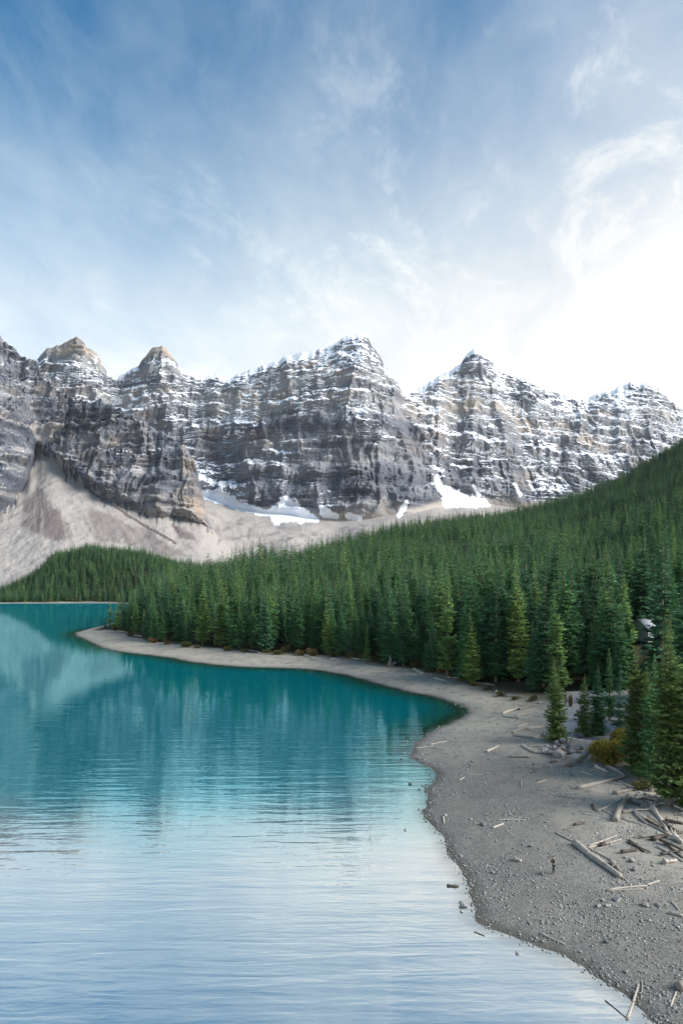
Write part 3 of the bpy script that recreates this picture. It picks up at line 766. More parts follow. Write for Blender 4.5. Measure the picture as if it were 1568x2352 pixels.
solo_tree(1420, 1700, 1520, 6, 1.25, 'thin gappy spruce between the yellow bush and the pale terrace', FG)
solo_tree(1398, 1655, 1490, 3, 1.2, 'narrow dark spruce at the back of the gravel terrace', FG)
solo_tree(1462, 1778, 1484, 8, 1.05, 'tall spruce with bare grey trunk beside the yellow bush', FG, bright8)
solo_tree(1500, 1796, 1505, 5, 1.0, 'dense dark spruce behind the tall bare-trunked one', FG)
solo_tree(1536, 1852, 1452, 7, 1.12, 'big yellow-green spruce nearest the camera, low boughs over the stones', FG, bright8)
solo_tree(1590, 1850, 1425, 5, 1.25, 'tall dense spruce at the very edge of the picture', FG, bright5)
solo_tree(1536, 1770, 1400, 0, 1.1, 'spruce half hidden behind the big yellow-green one', FG, bright5)
solo_tree(1424, 1585, 1385, 2, 1.1, 'broad spruce hiding one corner of the lodge', 'spruces around the lodge')
solo_tree(1528, 1590, 1378, 0, 1.1, 'tall spruce hiding the far corner of the lodge', 'spruces around the lodge')
solo_tree(1480, 1640, 1500, 5, 1.2, 'dense small spruce right below the lodge wall', 'spruces around the lodge', bright5)
solo_tree(1478, 1780, 1520, 7, .95, 'low-branched spruce between the bare-trunked and the big yellow-green spruces', FG, bright7)
y_mat = recolour(0, m_needle_y)
solo_tree(582, 1484, 1336, 0, .95, 'bright yellow-green spruce in the front row behind the spit', None, y_mat)
# the silver snag
p = hit(493, 1480)
sv, sf = tube([(0, 0, -.5), (0, 0, 6), (.1, 0, 13), (.1, .1, 19)], [.24, .2, .12, .03], 6)
SV, SF = [sv], [sf]; off = len(sv)
rr = np.random.default_rng(12)
e = link('dead_spruce', None, loc=p); prop(e, 'silver dead spruce snag standing in the front row behind the spit', 'dead tree')
link('trunk', mesh_np('snag_trunk', sv, sf, m_dead, True), e)
SV, SF, off = [], [], 0
for k in range(95):
    z = rr.uniform(2, 18); az = rr.uniform(0, 6.28); L = (19.5-z)*.15*rr.uniform(.6, 1.2)+.5
    bv, bf = tube([(0, 0, z), (math.cos(az)*L*.6, math.sin(az)*L*.6, z-.12*L), (math.cos(az)*L, math.sin(az)*L, z-.42*L)], [.06, .04, .015], 4)
    SV.append(bv); SF.append(bf+off); off += len(bv)
link('branches', mesh_np('snag_branches', np.concatenate(SV), np.concatenate(SF), m_dead), e)

# ------------------------------------------------------------------ shrubs
def leaf_mat(name, a, b, c):
    m, gg = mat(name, .8, .2)
    base = gg.ramp(gg.attr('leaf'), [(0, a), (.5, b), (1, c)])
    gg.put(gg.b.inputs['Base Color'], base)
    tr = gg.node('ShaderNodeBsdfTranslucent', ins={0: base})
    gg.l.new(gg.node('ShaderNodeMixShader', ins={0: .25, 1: gg.b.outputs[0], 2: tr.outputs[0]}).outputs[0], gg.out.inputs[0])
    return m
m_gold = leaf_mat('golden_willow_leaves', (.09, .115, .028), (.22, .195, .038), (.36, .28, .055))
m_ochre = leaf_mat('ochre_shrub_leaves', (.07, .08, .025), (.15, .125, .035), (.22, .17, .045))
m_olive = leaf_mat('olive_shrub_leaves', (.05, .07, .025), (.10, .105, .035), (.17, .13, .05))
m_rust = leaf_mat('russet_shrub_leaves', (.10, .075, .03), (.16, .11, .045), (.22, .15, .06))
def shrub_mesh(seed, n, material, leaf=.16, lobes=5):
    r = np.random.default_rng(seed)
    c = np.stack([r.uniform(-.62, .62, lobes), r.uniform(-.5, .5, lobes), r.uniform(.18, .55, lobes)], 1); rad = r.uniform(.28, .46, lobes)*(1 if lobes < 12 else .62)
    k = r.integers(0, lobes, n); d = r.normal(size=(n, 3)); d /= np.linalg.norm(d, axis=1)[:, None]
    P = c[k]+d*(rad[k]*r.uniform(.1, 1.0, n)**.42)[:, None]
    P[:, 2] = np.abs(P[:, 2])
    v, f = kites(P, d+r.normal(size=(n, 3))*.6+np.array([0, 0, .4]), r.uniform(.6, 1.3, n)*leaf, r.uniform(.4, .7, n)*leaf, r, 2.0)
    me = mesh_np('shrub_leaves', v, f, material, False, {'leaf': np.repeat(np.clip(.25*k/lobes+r.uniform(0, .8, n), 0, 1), 4)})
    SV, SF, off = [], [], 0
    for q in range(lobes*3):
        t = P[r.integers(0, n)]
        bv, bf = tube([(0, 0, -.1), t*.5+np.array([0, 0, .05]), t], [.025, .015, .006], 4); SV.append(bv); SF.append(bf+off); off += len(bv)
    return me, mesh_np('shrub_stems', np.concatenate(SV), np.concatenate(SF), m_bark)
SHK = {'gold': shrub_mesh(1, 7000, m_gold, .085, 22), 'gold2': shrub_mesh(2, 900, m_ochre, .17), 'olive': shrub_mesh(3, 900, m_olive, .17), 'olive2': shrub_mesh(4, 800, m_olive, .18, 4), 'rust': shrub_mesh(5, 900, m_rust, .17)}
def shrub(x, y, wpx, hpx, kind, label, group=None):
    p = hit(x, y); sw = wpx/FPX*p.y/1.9; sh_ = hpx/FPX*p.y/.95
    e = link('shrub', None, loc=p); e.scale = (sw, sw, sh_); e.rotation_euler = (0, 0, random.uniform(-.6, .6))
    prop(e, label, 'shrub', group); link('leaves', SHK[kind][0], e); link('stems', SHK[kind][1], e)
shrub(1400, 1752, 118, 64, 'gold', 'large golden-olive willow bush next to the boulder pile')
shrub(1428, 1730, 60, 72, 'gold', 'golden bush rising behind the large willow bush')
shrub(1306, 1622, 20, 28, 'rust', 'small orange-leaved sapling beside the pale terrace')
shrub(1372, 1672, 26, 20, 'rust', 'low russet shrub under the small spruces on the terrace')
shrub(1480, 1812, 60, 22, 'olive', 'low dark olive shrub under the bare-trunked spruce')
EG = 'autumn shrubs along the forest edge'
ks = ['olive', 'olive2', 'gold2', 'olive', 'rust', 'olive2']
nm = {'gold2': 'yellow', 'olive': 'olive', 'olive2': 'olive', 'rust': 'russet'}
for i, (x, y, w, h) in enumerate([(268,1447,16,9),(300,1462,14,8),(352,1476,24,12),(385,1480,18,9),(430,1486,26,15),(455,1488,18,9),(525,1494,22,12),(560,1498,20,9),(612,1500,18,9),(640,1503,24,12),
        (655,1497,20,14),(690,1505,26,13),(716,1506,28,18),(770,1508,22,14),(806,1512,18,12),(838,1514,30,15),(860,1518,22,12),(880,1522,24,12),(935,1526,30,14),(955,1531,30,15),(985,1540,28,16),
        (1012,1546,24,14),(1040,1556,22,12),(1062,1562,24,14),(1090,1574,22,12),(1118,1585,22,12),(1152,1598,24,12),(1182,1607,18,10),(1222,1610,24,13),(1000,1528,30,16)]):
    k = ks[(i*5+i//3) % 6]
    where = 'at the tip of the wooded point' if x < 400 else ('along the forest edge behind the spit' if x < 820 else 'along the forest edge above the bay')
    shrub(x, y, w*1.1, h, k, 'low %s autumn shrub %s' % (nm[k], where), EG)

# ------------------------------------------------------------------ stones
def stone_mat():
    m, gg = mat('weathered_stone', .85, .25)
    rnd = gg.node('ShaderNodeObjectInfo').outputs['Random']; oc = gg.node('ShaderNodeTexCoord').outputs['Object']
    n = gg.noise(oc, 2.2, 6, .65)
    a = gg.ramp(rnd, [(0, (.13, .13, .135)), (.35, (.24, .235, .225)), (.6, (.30, .29, .27)), (.8, (.20, .155, .135)), (1, (.40, .39, .37))])
    gg.put(gg.b.inputs['Base Color'], gg.mix(n, gg.mix(1.0, a, (.6, .6, .6), 'MULTIPLY'), gg.mix(1.0, a, (1.4, 1.4, 1.4), 'MULTIPLY')))
    gg.put(gg.b.inputs['Normal'], gg.bump(n, .5, .08))
    return m
m_stone = stone_mat()
def stone_mesh(seed, n=22, flat=.62, bev=.07):
    r = np.random.default_rng(seed)
    d = r.normal(size=(n, 3)); d /= np.linalg.norm(d, axis=1)[:, None]
    d = d*r.uniform(.82, 1.05, n)[:, None]*np.array([1, .8, flat])
    bm = bmesh.new()
    for q in d: bm.verts.new(q)
    res = bmesh.ops.convex_hull(bm, input=bm.verts)
    junk = [q for q in res['geom_interior'] if isinstance(q, bmesh.types.BMVert)]
    if junk: bmesh.ops.delete(bm, geom=junk, context='VERTS')
    if bev: bmesh.ops.bevel(bm, geom=bm.edges[:], offset=bev, segments=1, affect='EDGES', clamp_overlap=True)
    me = bpy.data.meshes.new('stone'); bm.to_mesh(me); bm.free(); me.materials.append(m_stone)
    return me
STONES = [stone_mesh(50+k, 14+k, .5+.06*(k % 4), .05) for k in range(6)]
BOULD = [stone_mesh(80+k, 30, .72, .06) for k in range(4)]
def z5(x, y): return ((950+x/2.187)/1.0631, (1700+y/2.187)/1.0631)
def z6(x, y): return ((1000+x/2.351)/1.0631, (2050+y/2.351)/1.0631)
def z4(x, y): return ((800+x/1.8086)/1.0631, (1400+y/1.8086)/1.0631)
def z3(x, y): return (x/1.8447/1.0631, (1300+y/1.8447)/1.0631)
K5, K6, K4, K3 = 1/2.187/1.0631, 1/2.351/1.0631, 1/1.8086/1.0631, 1/1.8447/1.0631
def stone(pt, rpx, label, group, meshes=STONES, sink=.25, name='stone', lift=0.0):
    p = hit(*pt); r = rpx/FPX*p.y
    o = link(name, random.choice(meshes), loc=(p.x, p.y, p.z+r*.6*(1-sink*2)+lift))
    o.scale = (r*random.uniform(.9, 1.15), r*random.uniform(.85, 1.15), r*random.uniform(.85, 1.1))
    o.rotation_euler = (random.uniform(-.15, .15), random.uniform(-.15, .15), random.uniform(0, 6.28))
    prop(o, label, 'boulder' if name == 'boulder' else 'stone', group)
    return o, p
BG = 'boulders piled below the timber wall'
for i, (x, y, r, lift) in enumerate([(825,305,23,0),(857,312,18,0),(880,285,14,.2),(903,325,28,0),(925,258,15,.5),(945,285,16,.4),(968,310,18,.1),(950,338,18,0),(957,372,29,0),(1000,350,29,0),(1012,298,25,.3),(1045,330,26,0),(875,352,15,0),
        (1055,300,16,.3),(925,295,15,.3),(900,280,15,.4),(985,280,14,.5),(840,280,13,.2),(1020,222,20,0),(890,262,12,.4),(1075,345,18,0)]):
    lab = {8: 'round brown boulder in front of the boulder pile', 9: 'reddish-brown boulder beside the round one at the front of the pile', 0: 'tan boulder at the outer end of the boulder pile',
           3: 'broad pale grey boulder in the middle of the boulder pile', 10: 'dark blue-grey boulder on top of the pile below the timber wall', 11: 'pale boulder at the bush end of the boulder pile',
           18: 'flat grey rock lying behind the timber wall'}.get(i, 'grey boulder in the pile below the timber wall')
    stone(z5(x, y), r*K5*1.32, lab, BG, BOULD, .12, 'boulder', lift)
B2 = 'stones heaped under the big spruce'
for i, (x, y, r) in enumerate([(1305,550,14),(1320,530,12),(1340,552,14),(1365,528,16),(1390,538,15),(1350,592,15),(1318,570,12),(1380,568,16),(1415,585,27),(1400,508,14),(1430,490,15),(1370,507,14),(1420,540,15),(1445,510,15),(1290,545,10),
        (1270,598,11),(1395,575,13),(1335,515,10),(1460,540,16),(1440,560,16),(1300,470,12),(1330,470,13),(1360,478,11),(1312,455,12)]):
    stone(z5(x, y), r*K5, 'big tan stone at the foot of the heap under the big spruce' if i == 8 else ('%s grey stone in the heap under the big spruce' % ('large' if r > 14.5 else 'small')), B2, BOULD, .2, 'boulder')
for (q, r, lb) in [(z5(500,688),22,'flat grey stone in the middle of the lower beach'),(z5(755,803),18,'grey stone up the beach from the person'),(z5(815,950),16,'pale stone at the feet of the person'),
        (z5(437,658),10,'small dark stone near the flat grey stone'),(z5(300,638),15,'dark stone near the water on the gravel hump'),(z5(352,45),11,'pale stone at the inner corner of the bay'),
        (z5(112,468),13,'dark stone standing in the bright shallows'),(z5(85,715),13,'flat stone lying out in the bright water'),
        (z6(302,378),28,'large rounded stone at the waterline beyond the person'),(z6(297,412),16,'dark wet stone next to the large rounded waterline stone'),(z6(617,655),17,'lone dark stone standing in the water off the beach'),
        (z6(1190,350),29,'dark broad stone below the pair of driftwood poles'),(z6(1083,385),18,'black block of stone beside a pale slab on the beach'),(z6(1130,382),18,'pale slab beside the black block of stone'),
        (z6(1110,352),17,'pale grey stone just above the black block'),(z6(1350,380),22,'grey stone heading the row of stones by the frame edge'),(z6(1425,378),24,'broad grey stone in the row by the frame edge'),
        (z6(1127,590),20,'pale stone alone on the lower sand'),(z6(1240,760),16,'pale angular stone above the waterline in the lower corner'),(z6(342,256),14,'dark stone at the waterline above the large rounded stone'),
        (z6(478,190),15,'greenish flat stone on the dark gravel by the water'),(z6(1290,175),24,'dark flat stone near the end of the long logs'),(z6(1275,125),26,'tan flat stone near the end of the long logs'),(z6(1235,105),14,'small black stone near the end of the long logs'),
        (z4(740,526),16,'dark stone among driftwood on the upper beach'),(z4(935,575),15,'dark stone close to the young spruce on the upper beach')]:
    stone(q, r*(K6 if q in () else K5), lb, None, STONES, .28)
# loose stones, thickest along the water and in rocky bands
SG = {'w': ('small wet stone at the edge of the lake', 'stones along the waterline'), 'u': ('loose grey stone in the rocky band on the upper beach', 'stones of the upper rocky band'),
      'm': ('loose grey stone on the open gravel of the lower beach', 'stones of the lower beach')}
LM = [((1271,2006),'the person'),((1370,1990),'the longest thick log'),((1420,2035),'the two parallel poles'),((1330,2160),'the pale lone stone'),((1230,2155),'the lone brown pole'),((1430,2290),'the thick pole in the lower corner'),
      ((1520,2230),'the fat log end'),((1540,2110),'the row of stones at the edge'),((1165,2010),'the flat grey stone'),((1180,1905),'the thin straight pole'),((1290,1900),'the dark chunk of wood'),((1075,2110),'the rounded waterline stone'),
      ((1310,1760),'the boulder pile'),((1210,1770),'the buried log'),((1130,1710),'the log with the upright stub'),((1010,1700),'the slim brown log'),((980,1790),'the little inlet'),((1060,1660),'the bay corner'),((1120,1790),'the pebble band'),((1010,1880),'the gravel hump')]
def by_mark(x, y): return min(LM, key=lambda q: (q[0][0]-x)**2+(q[0][1]-y)**2)[1]
rs = np.random.default_rng(77)
def scatter_px(boxes, n, keep):
    out = []
    while len(out) < n:
        (x0, x1, y0, y1, sx) = boxes[rs.integers(0, len(boxes))]
        y = rs.uniform(y0, y1); x = rs.uniform(x0, x1)+sx*(y-y0)
        if noise3(x*.03, y*.06, 3.0)+rs.normal()*.25 > keep: out.append((x, y))
    return out
for key, boxes, n, rng_ in (('u', [(955,1210,1740,1830,.0),(960,1160,1700,1790,0),(1170,1330,1755,1800,0)], 74, (4, 11)),
                            ('m', [(1180,1420,2130,2320,.25),(1300,1568,2150,2330,0),(1430,1568,1990,2200,0),(1120,1330,2080,2180,.2),(1150,1350,1850,2000,0)], 96, (4, 12))):
    for (x, y) in scatter_px(boxes, n, .0):
        if x > 1575: continue
        p = hit(x, y)
        if p.z < .06: continue
        rr_ = rs.uniform(*rng_); stone((x, y), rr_*K5, '%s grey stone by %s' % ('small' if rr_ < 7.5 else 'larger', by_mark(x, y)), SG[key][1], STONES, .3)
wl = [(x, y) for x, y in SHORE_PX if 1640 < y < 2345 and x > 930]
for k in range(52):
    i = rs.integers(0, len(wl)-1); t = rs.random()
    x, y = wl[i][0]+(wl[i+1][0]-wl[i][0])*t, wl[i][1]+(wl[i+1][1]-wl[i][1])*t
    rr_ = rs.uniform(4, 10); stone((x+rs.normal()*9-3, y+rs.normal()*5), rr_*K5, '%s wet waterline stone by %s' % ('small' if rr_ < 7 else 'larger', by_mark(x, y)), SG['w'][1], STONES, .3)
# pebbles too many to count: one mesh
def pebbles(n, seed):
    r = np.random.default_rng(seed)
    ico = bmesh.new(); bmesh.ops.create_icosphere(ico, subdivisions=1, radius=1); ico.verts.ensure_lookup_table()
    bv = np.array([v.co[:] for v in ico.verts]); bf = np.array([[v.index for v in f.verts] for f in ico.faces]); ico.free()
    y = HY+np.exp(r.uniform(np.log(195), np.log(1030), n*3)); x = r.uniform(925, 1590, n*3)
    Y = (CAMH-1)*FPX/(y-HY); X = (x-HX)/FPX*Y
    z, s, t, px = terrain(X, Y, True)
    d = fbm(X*.10, Y*.10, 13.0, 3)+fbm(X*.5, Y*.5, 3.0, 2)*.5+np.exp(-np.maximum(s, 0)/3)*.8
    ok = (s > -1.2) & (t < 0) & (d+r.normal(size=len(X))*.22 > .26)
    X, Y, z, s = (q[ok][:n] for q in (X, Y, z, s)); k = len(X)
    size = (.035+.10*r.random(k)**2.2)*(.7+Y/160)
    sc = size[:, None]*np.stack([r.uniform(.8, 1.3, k), r.uniform(.7, 1.2, k), r.uniform(.4, .75, k)], 1)
    jit = 1+r.normal(size=(k, len(bv), 1))*.14
    a = r.uniform(0, 6.28, k); ca, sa = np.cos(a), np.sin(a)
    v = bv[None]*sc[:, None, :]*jit
    vx = v[..., 0]*ca[:, None]-v[..., 1]*sa[:, None]; vy = v[..., 0]*sa[:, None]+v[..., 1]*ca[:, None]
    v = np.stack([vx+X[:, None], vy+Y[:, None], v[..., 2]+(z+size*.2)[:, None]], -1)
    f = (bf[None]+(np.arange(k)*len(bv))[:, None, None]).reshape(-1, 3)
    m, gg = mat('pebbles', .9, .2)
    q = gg.attr('tint')
    gg.put(gg.b.inputs['Base Color'], gg.ramp(q, [(0, (.15, .15, .145)), (.4, (.25, .245, .23)), (.75, (.34, .33, .305)), (1, (.48, .47, .44))]))
    me = mesh_np('gravel', v.reshape(-1, 3), f, m, False, {'tint': np.repeat(np.clip(r.normal(.42, .22, k)-.25*np.exp(-np.maximum(s, 0)/1.5), 0, 1), len(bv))})
    prop(link('gravel', me), 'loose pebbles strewn over the beach', None, None, 'stuff')
pebbles(12000, 9)

# ------------------------------------------------------------------ driftwood
m_wood, gg = mat('bleached_driftwood', .85, .2)
oc = gg.node('ShaderNodeTexCoord').outputs['Object']; rnd = gg.node('ShaderNodeObjectInfo').outputs['Random']
grain = gg.noise(gg.scale(oc, (.5, 9, 9)), 2.0, 6, .65); blot = gg.noise(oc, .8, 3)
wc_ = gg.ramp(rnd, [(0, (.27, .25, .22)), (.5, (.44, .405, .355)), (1, (.58, .53, .46))])
wc_ = gg.mix(grain, gg.mix(1.0, wc_, (.55, .52, .50), 'MULTIPLY'), gg.mix(1.0, wc_, (1.25, 1.22, 1.18), 'MULTIPLY'))
gg.put(gg.b.inputs['Base Color'], gg.mix(gg.ss(blot, .5, .75, 0, .5), wc_, (.16, .13, .10)))
gg.put(gg.b.inputs['Normal'], gg.bump(grain, .6, .03))
m_woodd, gg = mat('dark_wet_driftwood', .8, .25)
oc = gg.node('ShaderNodeTexCoord').outputs['Object']
gg.put(gg.b.inputs['Base Color'], gg.mix(gg.noise(gg.scale(oc, (.6, 6, 6)), 2, 5), (.05, .042, .035), (.15, .125, .10)))
lr = random.Random(31)
def log_mesh(L, r, seed, stubs, material, root=False):
    q = random.Random(seed)
    n = max(5, min(14, int(L/.8)+4)); pts, rad = [], []
    bx, by = q.uniform(-.025, .025)*L, q.uniform(-.012, .012)*L
    for i in range(n):
        t = i/(n-1)
        pts.append((L*(t-.5), bx*math.sin(math.pi*t)+q.gauss(0, .08)*r, by*math.sin(math.pi*t)+q.gauss(0, .06)*r))
        rad.append(r*(1.12-.42*t)*q.uniform(.92, 1.08))
    pts = [(pts[0][0]-.02, *pts[0][1:])]+pts+[(pts[-1][0]+.02, *pts[-1][1:])]; rad = [r*.55*1.1]+rad+[rad[-1]*.5]
    if root: rad[1] *= 1.5; rad[2] *= 1.2
    v, f = tube(pts, rad, 9); V, F = [v], [f.tolist()]; off = len(v)
    fl = f.tolist()
    def branch(t, L2, r2, az, back):
        nonlocal off
        i = t*(n-1); p0 = np.array([L*(t-.5), 0, 0])
        d = np.array([back, math.cos(az), math.sin(az)]); d = d/np.linalg.norm(d)
        bv, bf = tube([p0, p0+d*L2*.6, p0+d*L2+np.array([0, 0, q.uniform(-.1, .1)*L2])], [r2, r2*.7, r2*.25], 5)
        V.append(bv); fl.extend((bf+off).tolist()); off += len(bv)
    for s_ in range(stubs): branch(q.uniform(.2, .9), r*q.uniform(1.6, 3.6), r*.28, q.uniform(.2, 2.9), q.uniform(-.3, .8))
    if root:
        for s_ in range(9): branch(.02, r*q.uniform(2, 3.6), r*.42, q.uniform(0, 6.28), q.uniform(-1.2, .1))
    V = np.concatenate(V); F = np.array(fl)
    me = mesh_np('driftwood_log', V, F, material, True)
    bm = bmesh.new(); bm.from_mesh(me)
    bmesh.ops.holes_fill(bm, edges=[e_ for e_ in bm.edges if e_.is_boundary], sides=12); bm.to_mesh(me); bm.free()
    return me
def log(a, b, thick, label, group, dark=False, stubs=1, root=False, up=None, lift=0.0):
    A, B = hit(*a), hit(*b)
    r = max(thick*.6/FPX*A.y, .04)
    if up is not None: B = A+Vector((0, 0, up)) if isinstance(up, float) else B
    d = B-A; L = max(d.length, r*2.5)
    o = link('driftwood_log', log_mesh(L, r, lr.randint(0, 99999), stubs, m_woodd if dark else m_wood, root))
    o.location = (A+B)/2+Vector((0, 0, r*.62+lift)); o.rotation_mode = 'QUATERNION'; o.rotation_quaternion = d.to_track_quat('X', 'Z')
    prop(o, label, 'driftwood', group)
UPB, MID, LOW, FARB = 'driftwood on the upper beach', 'driftwood scattered on the open gravel', 'driftwood by the lower waterline', 'driftwood along the far spit'
def many(conv, K, rows, label, group, dark=False):
    for r in rows:
        lb = r[5] if len(r) > 5 and isinstance(r[5], str) else label
        log(conv(r[0], r[1]), conv(r[2], r[3]), r[4]*K, lb, group, dark or (len(r) > 6 and 'd' in r[6]), 2 if r[4] > 9 else 1, len(r) > 6 and 'r' in r[6], lift=.25 if len(r) > 6 and 'u' in r[6] else 0)
many(z5, K5, [(600,98,690,68,13,'thick pale log, first of two end to end on the upper beach'),(690,74,770,52,13,'brown log, second of two end to end on the upper beach'),(620,2,715,10,8),(600,110,690,120,9,'pale log below the two end-to-end logs'),
  (675,108,750,93,8),(680,165,745,148,7),(655,198,745,172,11,'knobbly pale log pointing at the young spruce'),(742,178,830,166,11,'straight brown log ending at the young spruce'),(660,213,765,225,11,'pale log with a stub end left of the young spruce','' ),(768,225,800,212,9),
  (815,195,817,222,6),(828,172,832,220,6),(708,265,775,303,13,'white log lying beside the boulder pile'),(735,270,812,268,9,'short brown log touching the boulder pile'),(518,298,585,265,9,'pale log with an upright stub in mid upper beach','r'),
  (640,325,750,328,13,'low buried log below the boulder pile'),(215,262,305,243,8,'slim brown log near the point of the upper shore'),(140,280,235,268,7,'dark pole reaching the water at the upper shore'),(240,278,335,285,6)], 'small pale driftwood stick on the upper beach', UPB)
many(z5, K5, [(755,412,788,390,5,'short dark stick on the pale sand below the boulders','d'),(785,463,840,448,5),(703,460,704,490,6),(880,530,995,545,5,'long thin stick on the gravel band'),(415,420,515,420,5),(375,450,400,435,6),(290,645,292,680,6),
  (575,662,728,662,6,'thin straight pole on the grey sand, level in view'),(553,703,610,683,8,'short thick stick below the thin straight pole'),(930,715,985,698,4,'thin dark twig beside a dark chunk of wood','d'),(985,690,1040,680,13,'dark chunk of wood on the grey sand','d'),
  (668,873,702,886,18,'squared block of wood lying alone near the person')], 'small driftwood stick on the open gravel', MID)
many(z5, K5, [(1025,405,1085,425,6,'thin white stick below the willow bush'),(1073,390,1150,415,8,'grey pole alongside the stout log below the willow bush'),(1103,380,1163,410,17,'stout pale log below the willow bush'),(1160,375,1250,422,12,'first of two crossed grey logs at the foot of the bare-trunked spruce'),
  (1195,385,1260,430,11,'second of two crossed grey logs at the foot of the bare-trunked spruce'),(1005,493,1265,430,14,'long dark log running from the sand to the foot of the bare-trunked spruce','r'),(1165,465,1245,472,7),(1225,455,1280,485,8),(1200,523,1360,490,14,'grey forked log reaching the stone heap','r'),
  (1205,670,1275,538,27,'thickest pale log, lying endwise below the stone heap'),(1110,615,1250,548,9,'thin curved branch leaning toward the stone heap'),(1015,615,1095,618,6),(1028,628,1180,655,6,'thin pale pole left of the thickest log'),(1135,608,1200,640,7),
  (1085,585,1100,618,10,'dark upright root stump on the grey sand','dr'),(1240,625,1310,615,16,'short thick log bridging to the leaning pair'),(1300,615,1420,690,13,'upper of the leaning pair of pale logs'),(1310,628,1375,685,11,'lower of the leaning pair of pale logs'),(1240,655,1365,690,7),(1370,680,1485,738,8,'thin pale pole continuing the leaning pair'),
  (1405,605,1480,725,18,'grey log with splayed roots under the big spruce','r'),(1470,670,1567,685,17,'dark log lying level at the frame edge below the big spruce','d'),(1405,770,1567,730,18,'thick dark root log at the frame edge','dr'),(1430,805,1567,885,9,'longer of two pale poles at the frame edge'),(1470,785,1567,865,8,'shorter dark pole at the frame edge','d'),
  (1520,760,1567,790,26,'fat grey log end at the frame edge','r')], 'small pale driftwood stick below the stone heap', 'driftwood below the stone heap')
many(z5, K5, [(885,728,1005,790,7,'thin tapering pole pointing at the long log pair'),(990,790,1235,970,27,'longest thick pale log behind the person'),(1020,795,1205,890,11,'slim pole lying along the longest thick log'),(1100,850,1150,890,8,'short pole wedged between the long logs'),(1180,890,1230,940,19,'short thick log at the end of the long pair'),
  (1235,965,1262,984,8,'broken tip beyond the longest thick log'),(1060,803,1210,748,11,'top pole of the small stack above the longest log','','u'),(1060,812,1235,768,10,'middle pole of the small stack above the longest log'),(1095,818,1255,773,6,'thinnest pole of the small stack above the longest log'),(1125,802,1160,796,20,'dark cut log end in the small stack','d')], 'pole', 'long logs behind the person')
many(z6, K6, [(1130,297,1340,287,9,'lower of two parallel poles on the lower beach'),(1135,291,1360,266,9,'upper of two parallel poles on the lower beach'),(1360,262,1430,238,9,'short pole continuing the two parallel poles'),(1500,360,1545,410,9),(1490,425,1567,445,17,'thick log at the frame edge beside the stone row'),
  (745,540,890,605,9,'lone brown pole on the pebbles near the lower water'),(212,265,280,270,11,'dark log end lying in the shallows','d'),(265,155,266,210,5),(370,530,428,553,4,'thin dark twig in the water','d'),(1245,1030,1310,835,15,'thick pale pole pointing into the water in the lower corner'),(1330,812,1325,915,5,'thin stick beside the thick pole in the lower corner'),
  (1495,960,1530,875,9,'pale stick below the fat log in the lower corner'),(1540,862,1590,845,44,'fat pale log end in the lower corner'),(1120,925,1235,1020,3,'thin twig lying on the water in the lower corner','d')], 'small driftwood stick near the lower shore', LOW)
many(z4, K4, [(95,375,180,385,6),(160,385,245,385,6),(330,405,360,395,7),(380,425,420,450,9,'thick log below the driftwood tepee'),(400,432,430,448,7),(470,465,520,475,6),(530,460,590,465,6),(600,470,660,490,7),(640,480,690,490,6),(690,490,735,495,7),(765,540,860,548,9,'long white log on the upper beach near the forest edge'),(630,505,660,515,5)],
     'pale driftwood log along the forest edge above the bay', 'driftwood above the bay')
many(z3, K3, [(1370,555,1410,567,7),(1490,570,1530,573,5),(1110,530,1170,540,5),(1060,540,1110,548,5),(1160,545,1215,550,5),(720,505,775,505,5),(850,515,905,517,5),(600,465,640,470,5),(530,445,575,452,4),(960,525,1010,530,4)], 'distant pale log at the back of the spit', FARB)

tg = random.Random(5)
for k in range(16):       # the tangle washed up under the spruces
    x, y = tg.uniform(1425, 1568), tg.uniform(1790, 1985)
    if y < 1800+(x-1425)*.5: y += 60
    a = tg.uniform(-.5, 1.0); L_ = tg.uniform(28, 75)
    mk = 'the stone heap' if y < 1880 else ('the thick dark root log' if y < 1960 else 'the edge poles')
    log((x, y), (x+L_*math.cos(a), y+L_*.55*math.sin(a)), tg.uniform(3.0, 6.5), '%s weathered log in the tangle by %s' % (tg.choice(('short', 'bent', 'grey', 'thin', 'pale', 'broken')), mk), 'tangled driftwood under the spruces', tg.random() < .3, 3, tg.random() < .3, lift=tg.uniform(0, .2))
# ------------------------------------------------------------------ driftwood tepee
p = hit(*z4(275, 412)); e = link('driftwood_tepee', None, loc=p); prop(e, 'tepee of leaning driftwood poles at the forest edge', 'tepee')
for k in range(10):
    a = k*.628+random.uniform(-.2, .2); H = random.uniform(3.0, 3.9)
    v, f = tube([(math.cos(a)*1.25, math.sin(a)*1.25, -.05), (math.cos(a)*.55, math.sin(a)*.55, H*.5), (-math.cos(a)*.15, -math.sin(a)*.15, H)], [.09, .08, .05], 6)
    link('pole', mesh_np('tepee_pole', v, f, m_wood, True), e)

# ------------------------------------------------------------------ timber wall, terrace, lodge, posts
def box(name, size, loc, material, parent=None, rot=0.0, bev=.015):
    bm = bmesh.new(); bmesh.ops.create_cube(bm, size=1)
    for v in bm.verts: v.co = Vector((v.co.x*size[0], v.co.y*size[1], v.co.z*size[2]))
    if bev: bmesh.ops.bevel(bm, geom=bm.edges[:], offset=bev, segments=1, affect='EDGES')
    me = bpy.data.meshes.new(name); bm.to_mesh(me); bm.free(); me.materials.append(material)
    o = link(name, me, parent, loc); o.rotation_euler = (0, 0, rot); return o
m_timber, gg = mat('weathered_timber', .85, .2)
oc = gg.node('ShaderNodeTexCoord').outputs['Object']
gg.put(gg.b.inputs['Base Color'], gg.mix(gg.noise(gg.scale(oc, (1, 8, 8)), 3, 5), (.26, .235, .20), (.50, .47, .42)))
m_terr, gg = mat('pale_terrace_gravel', .95, .1)
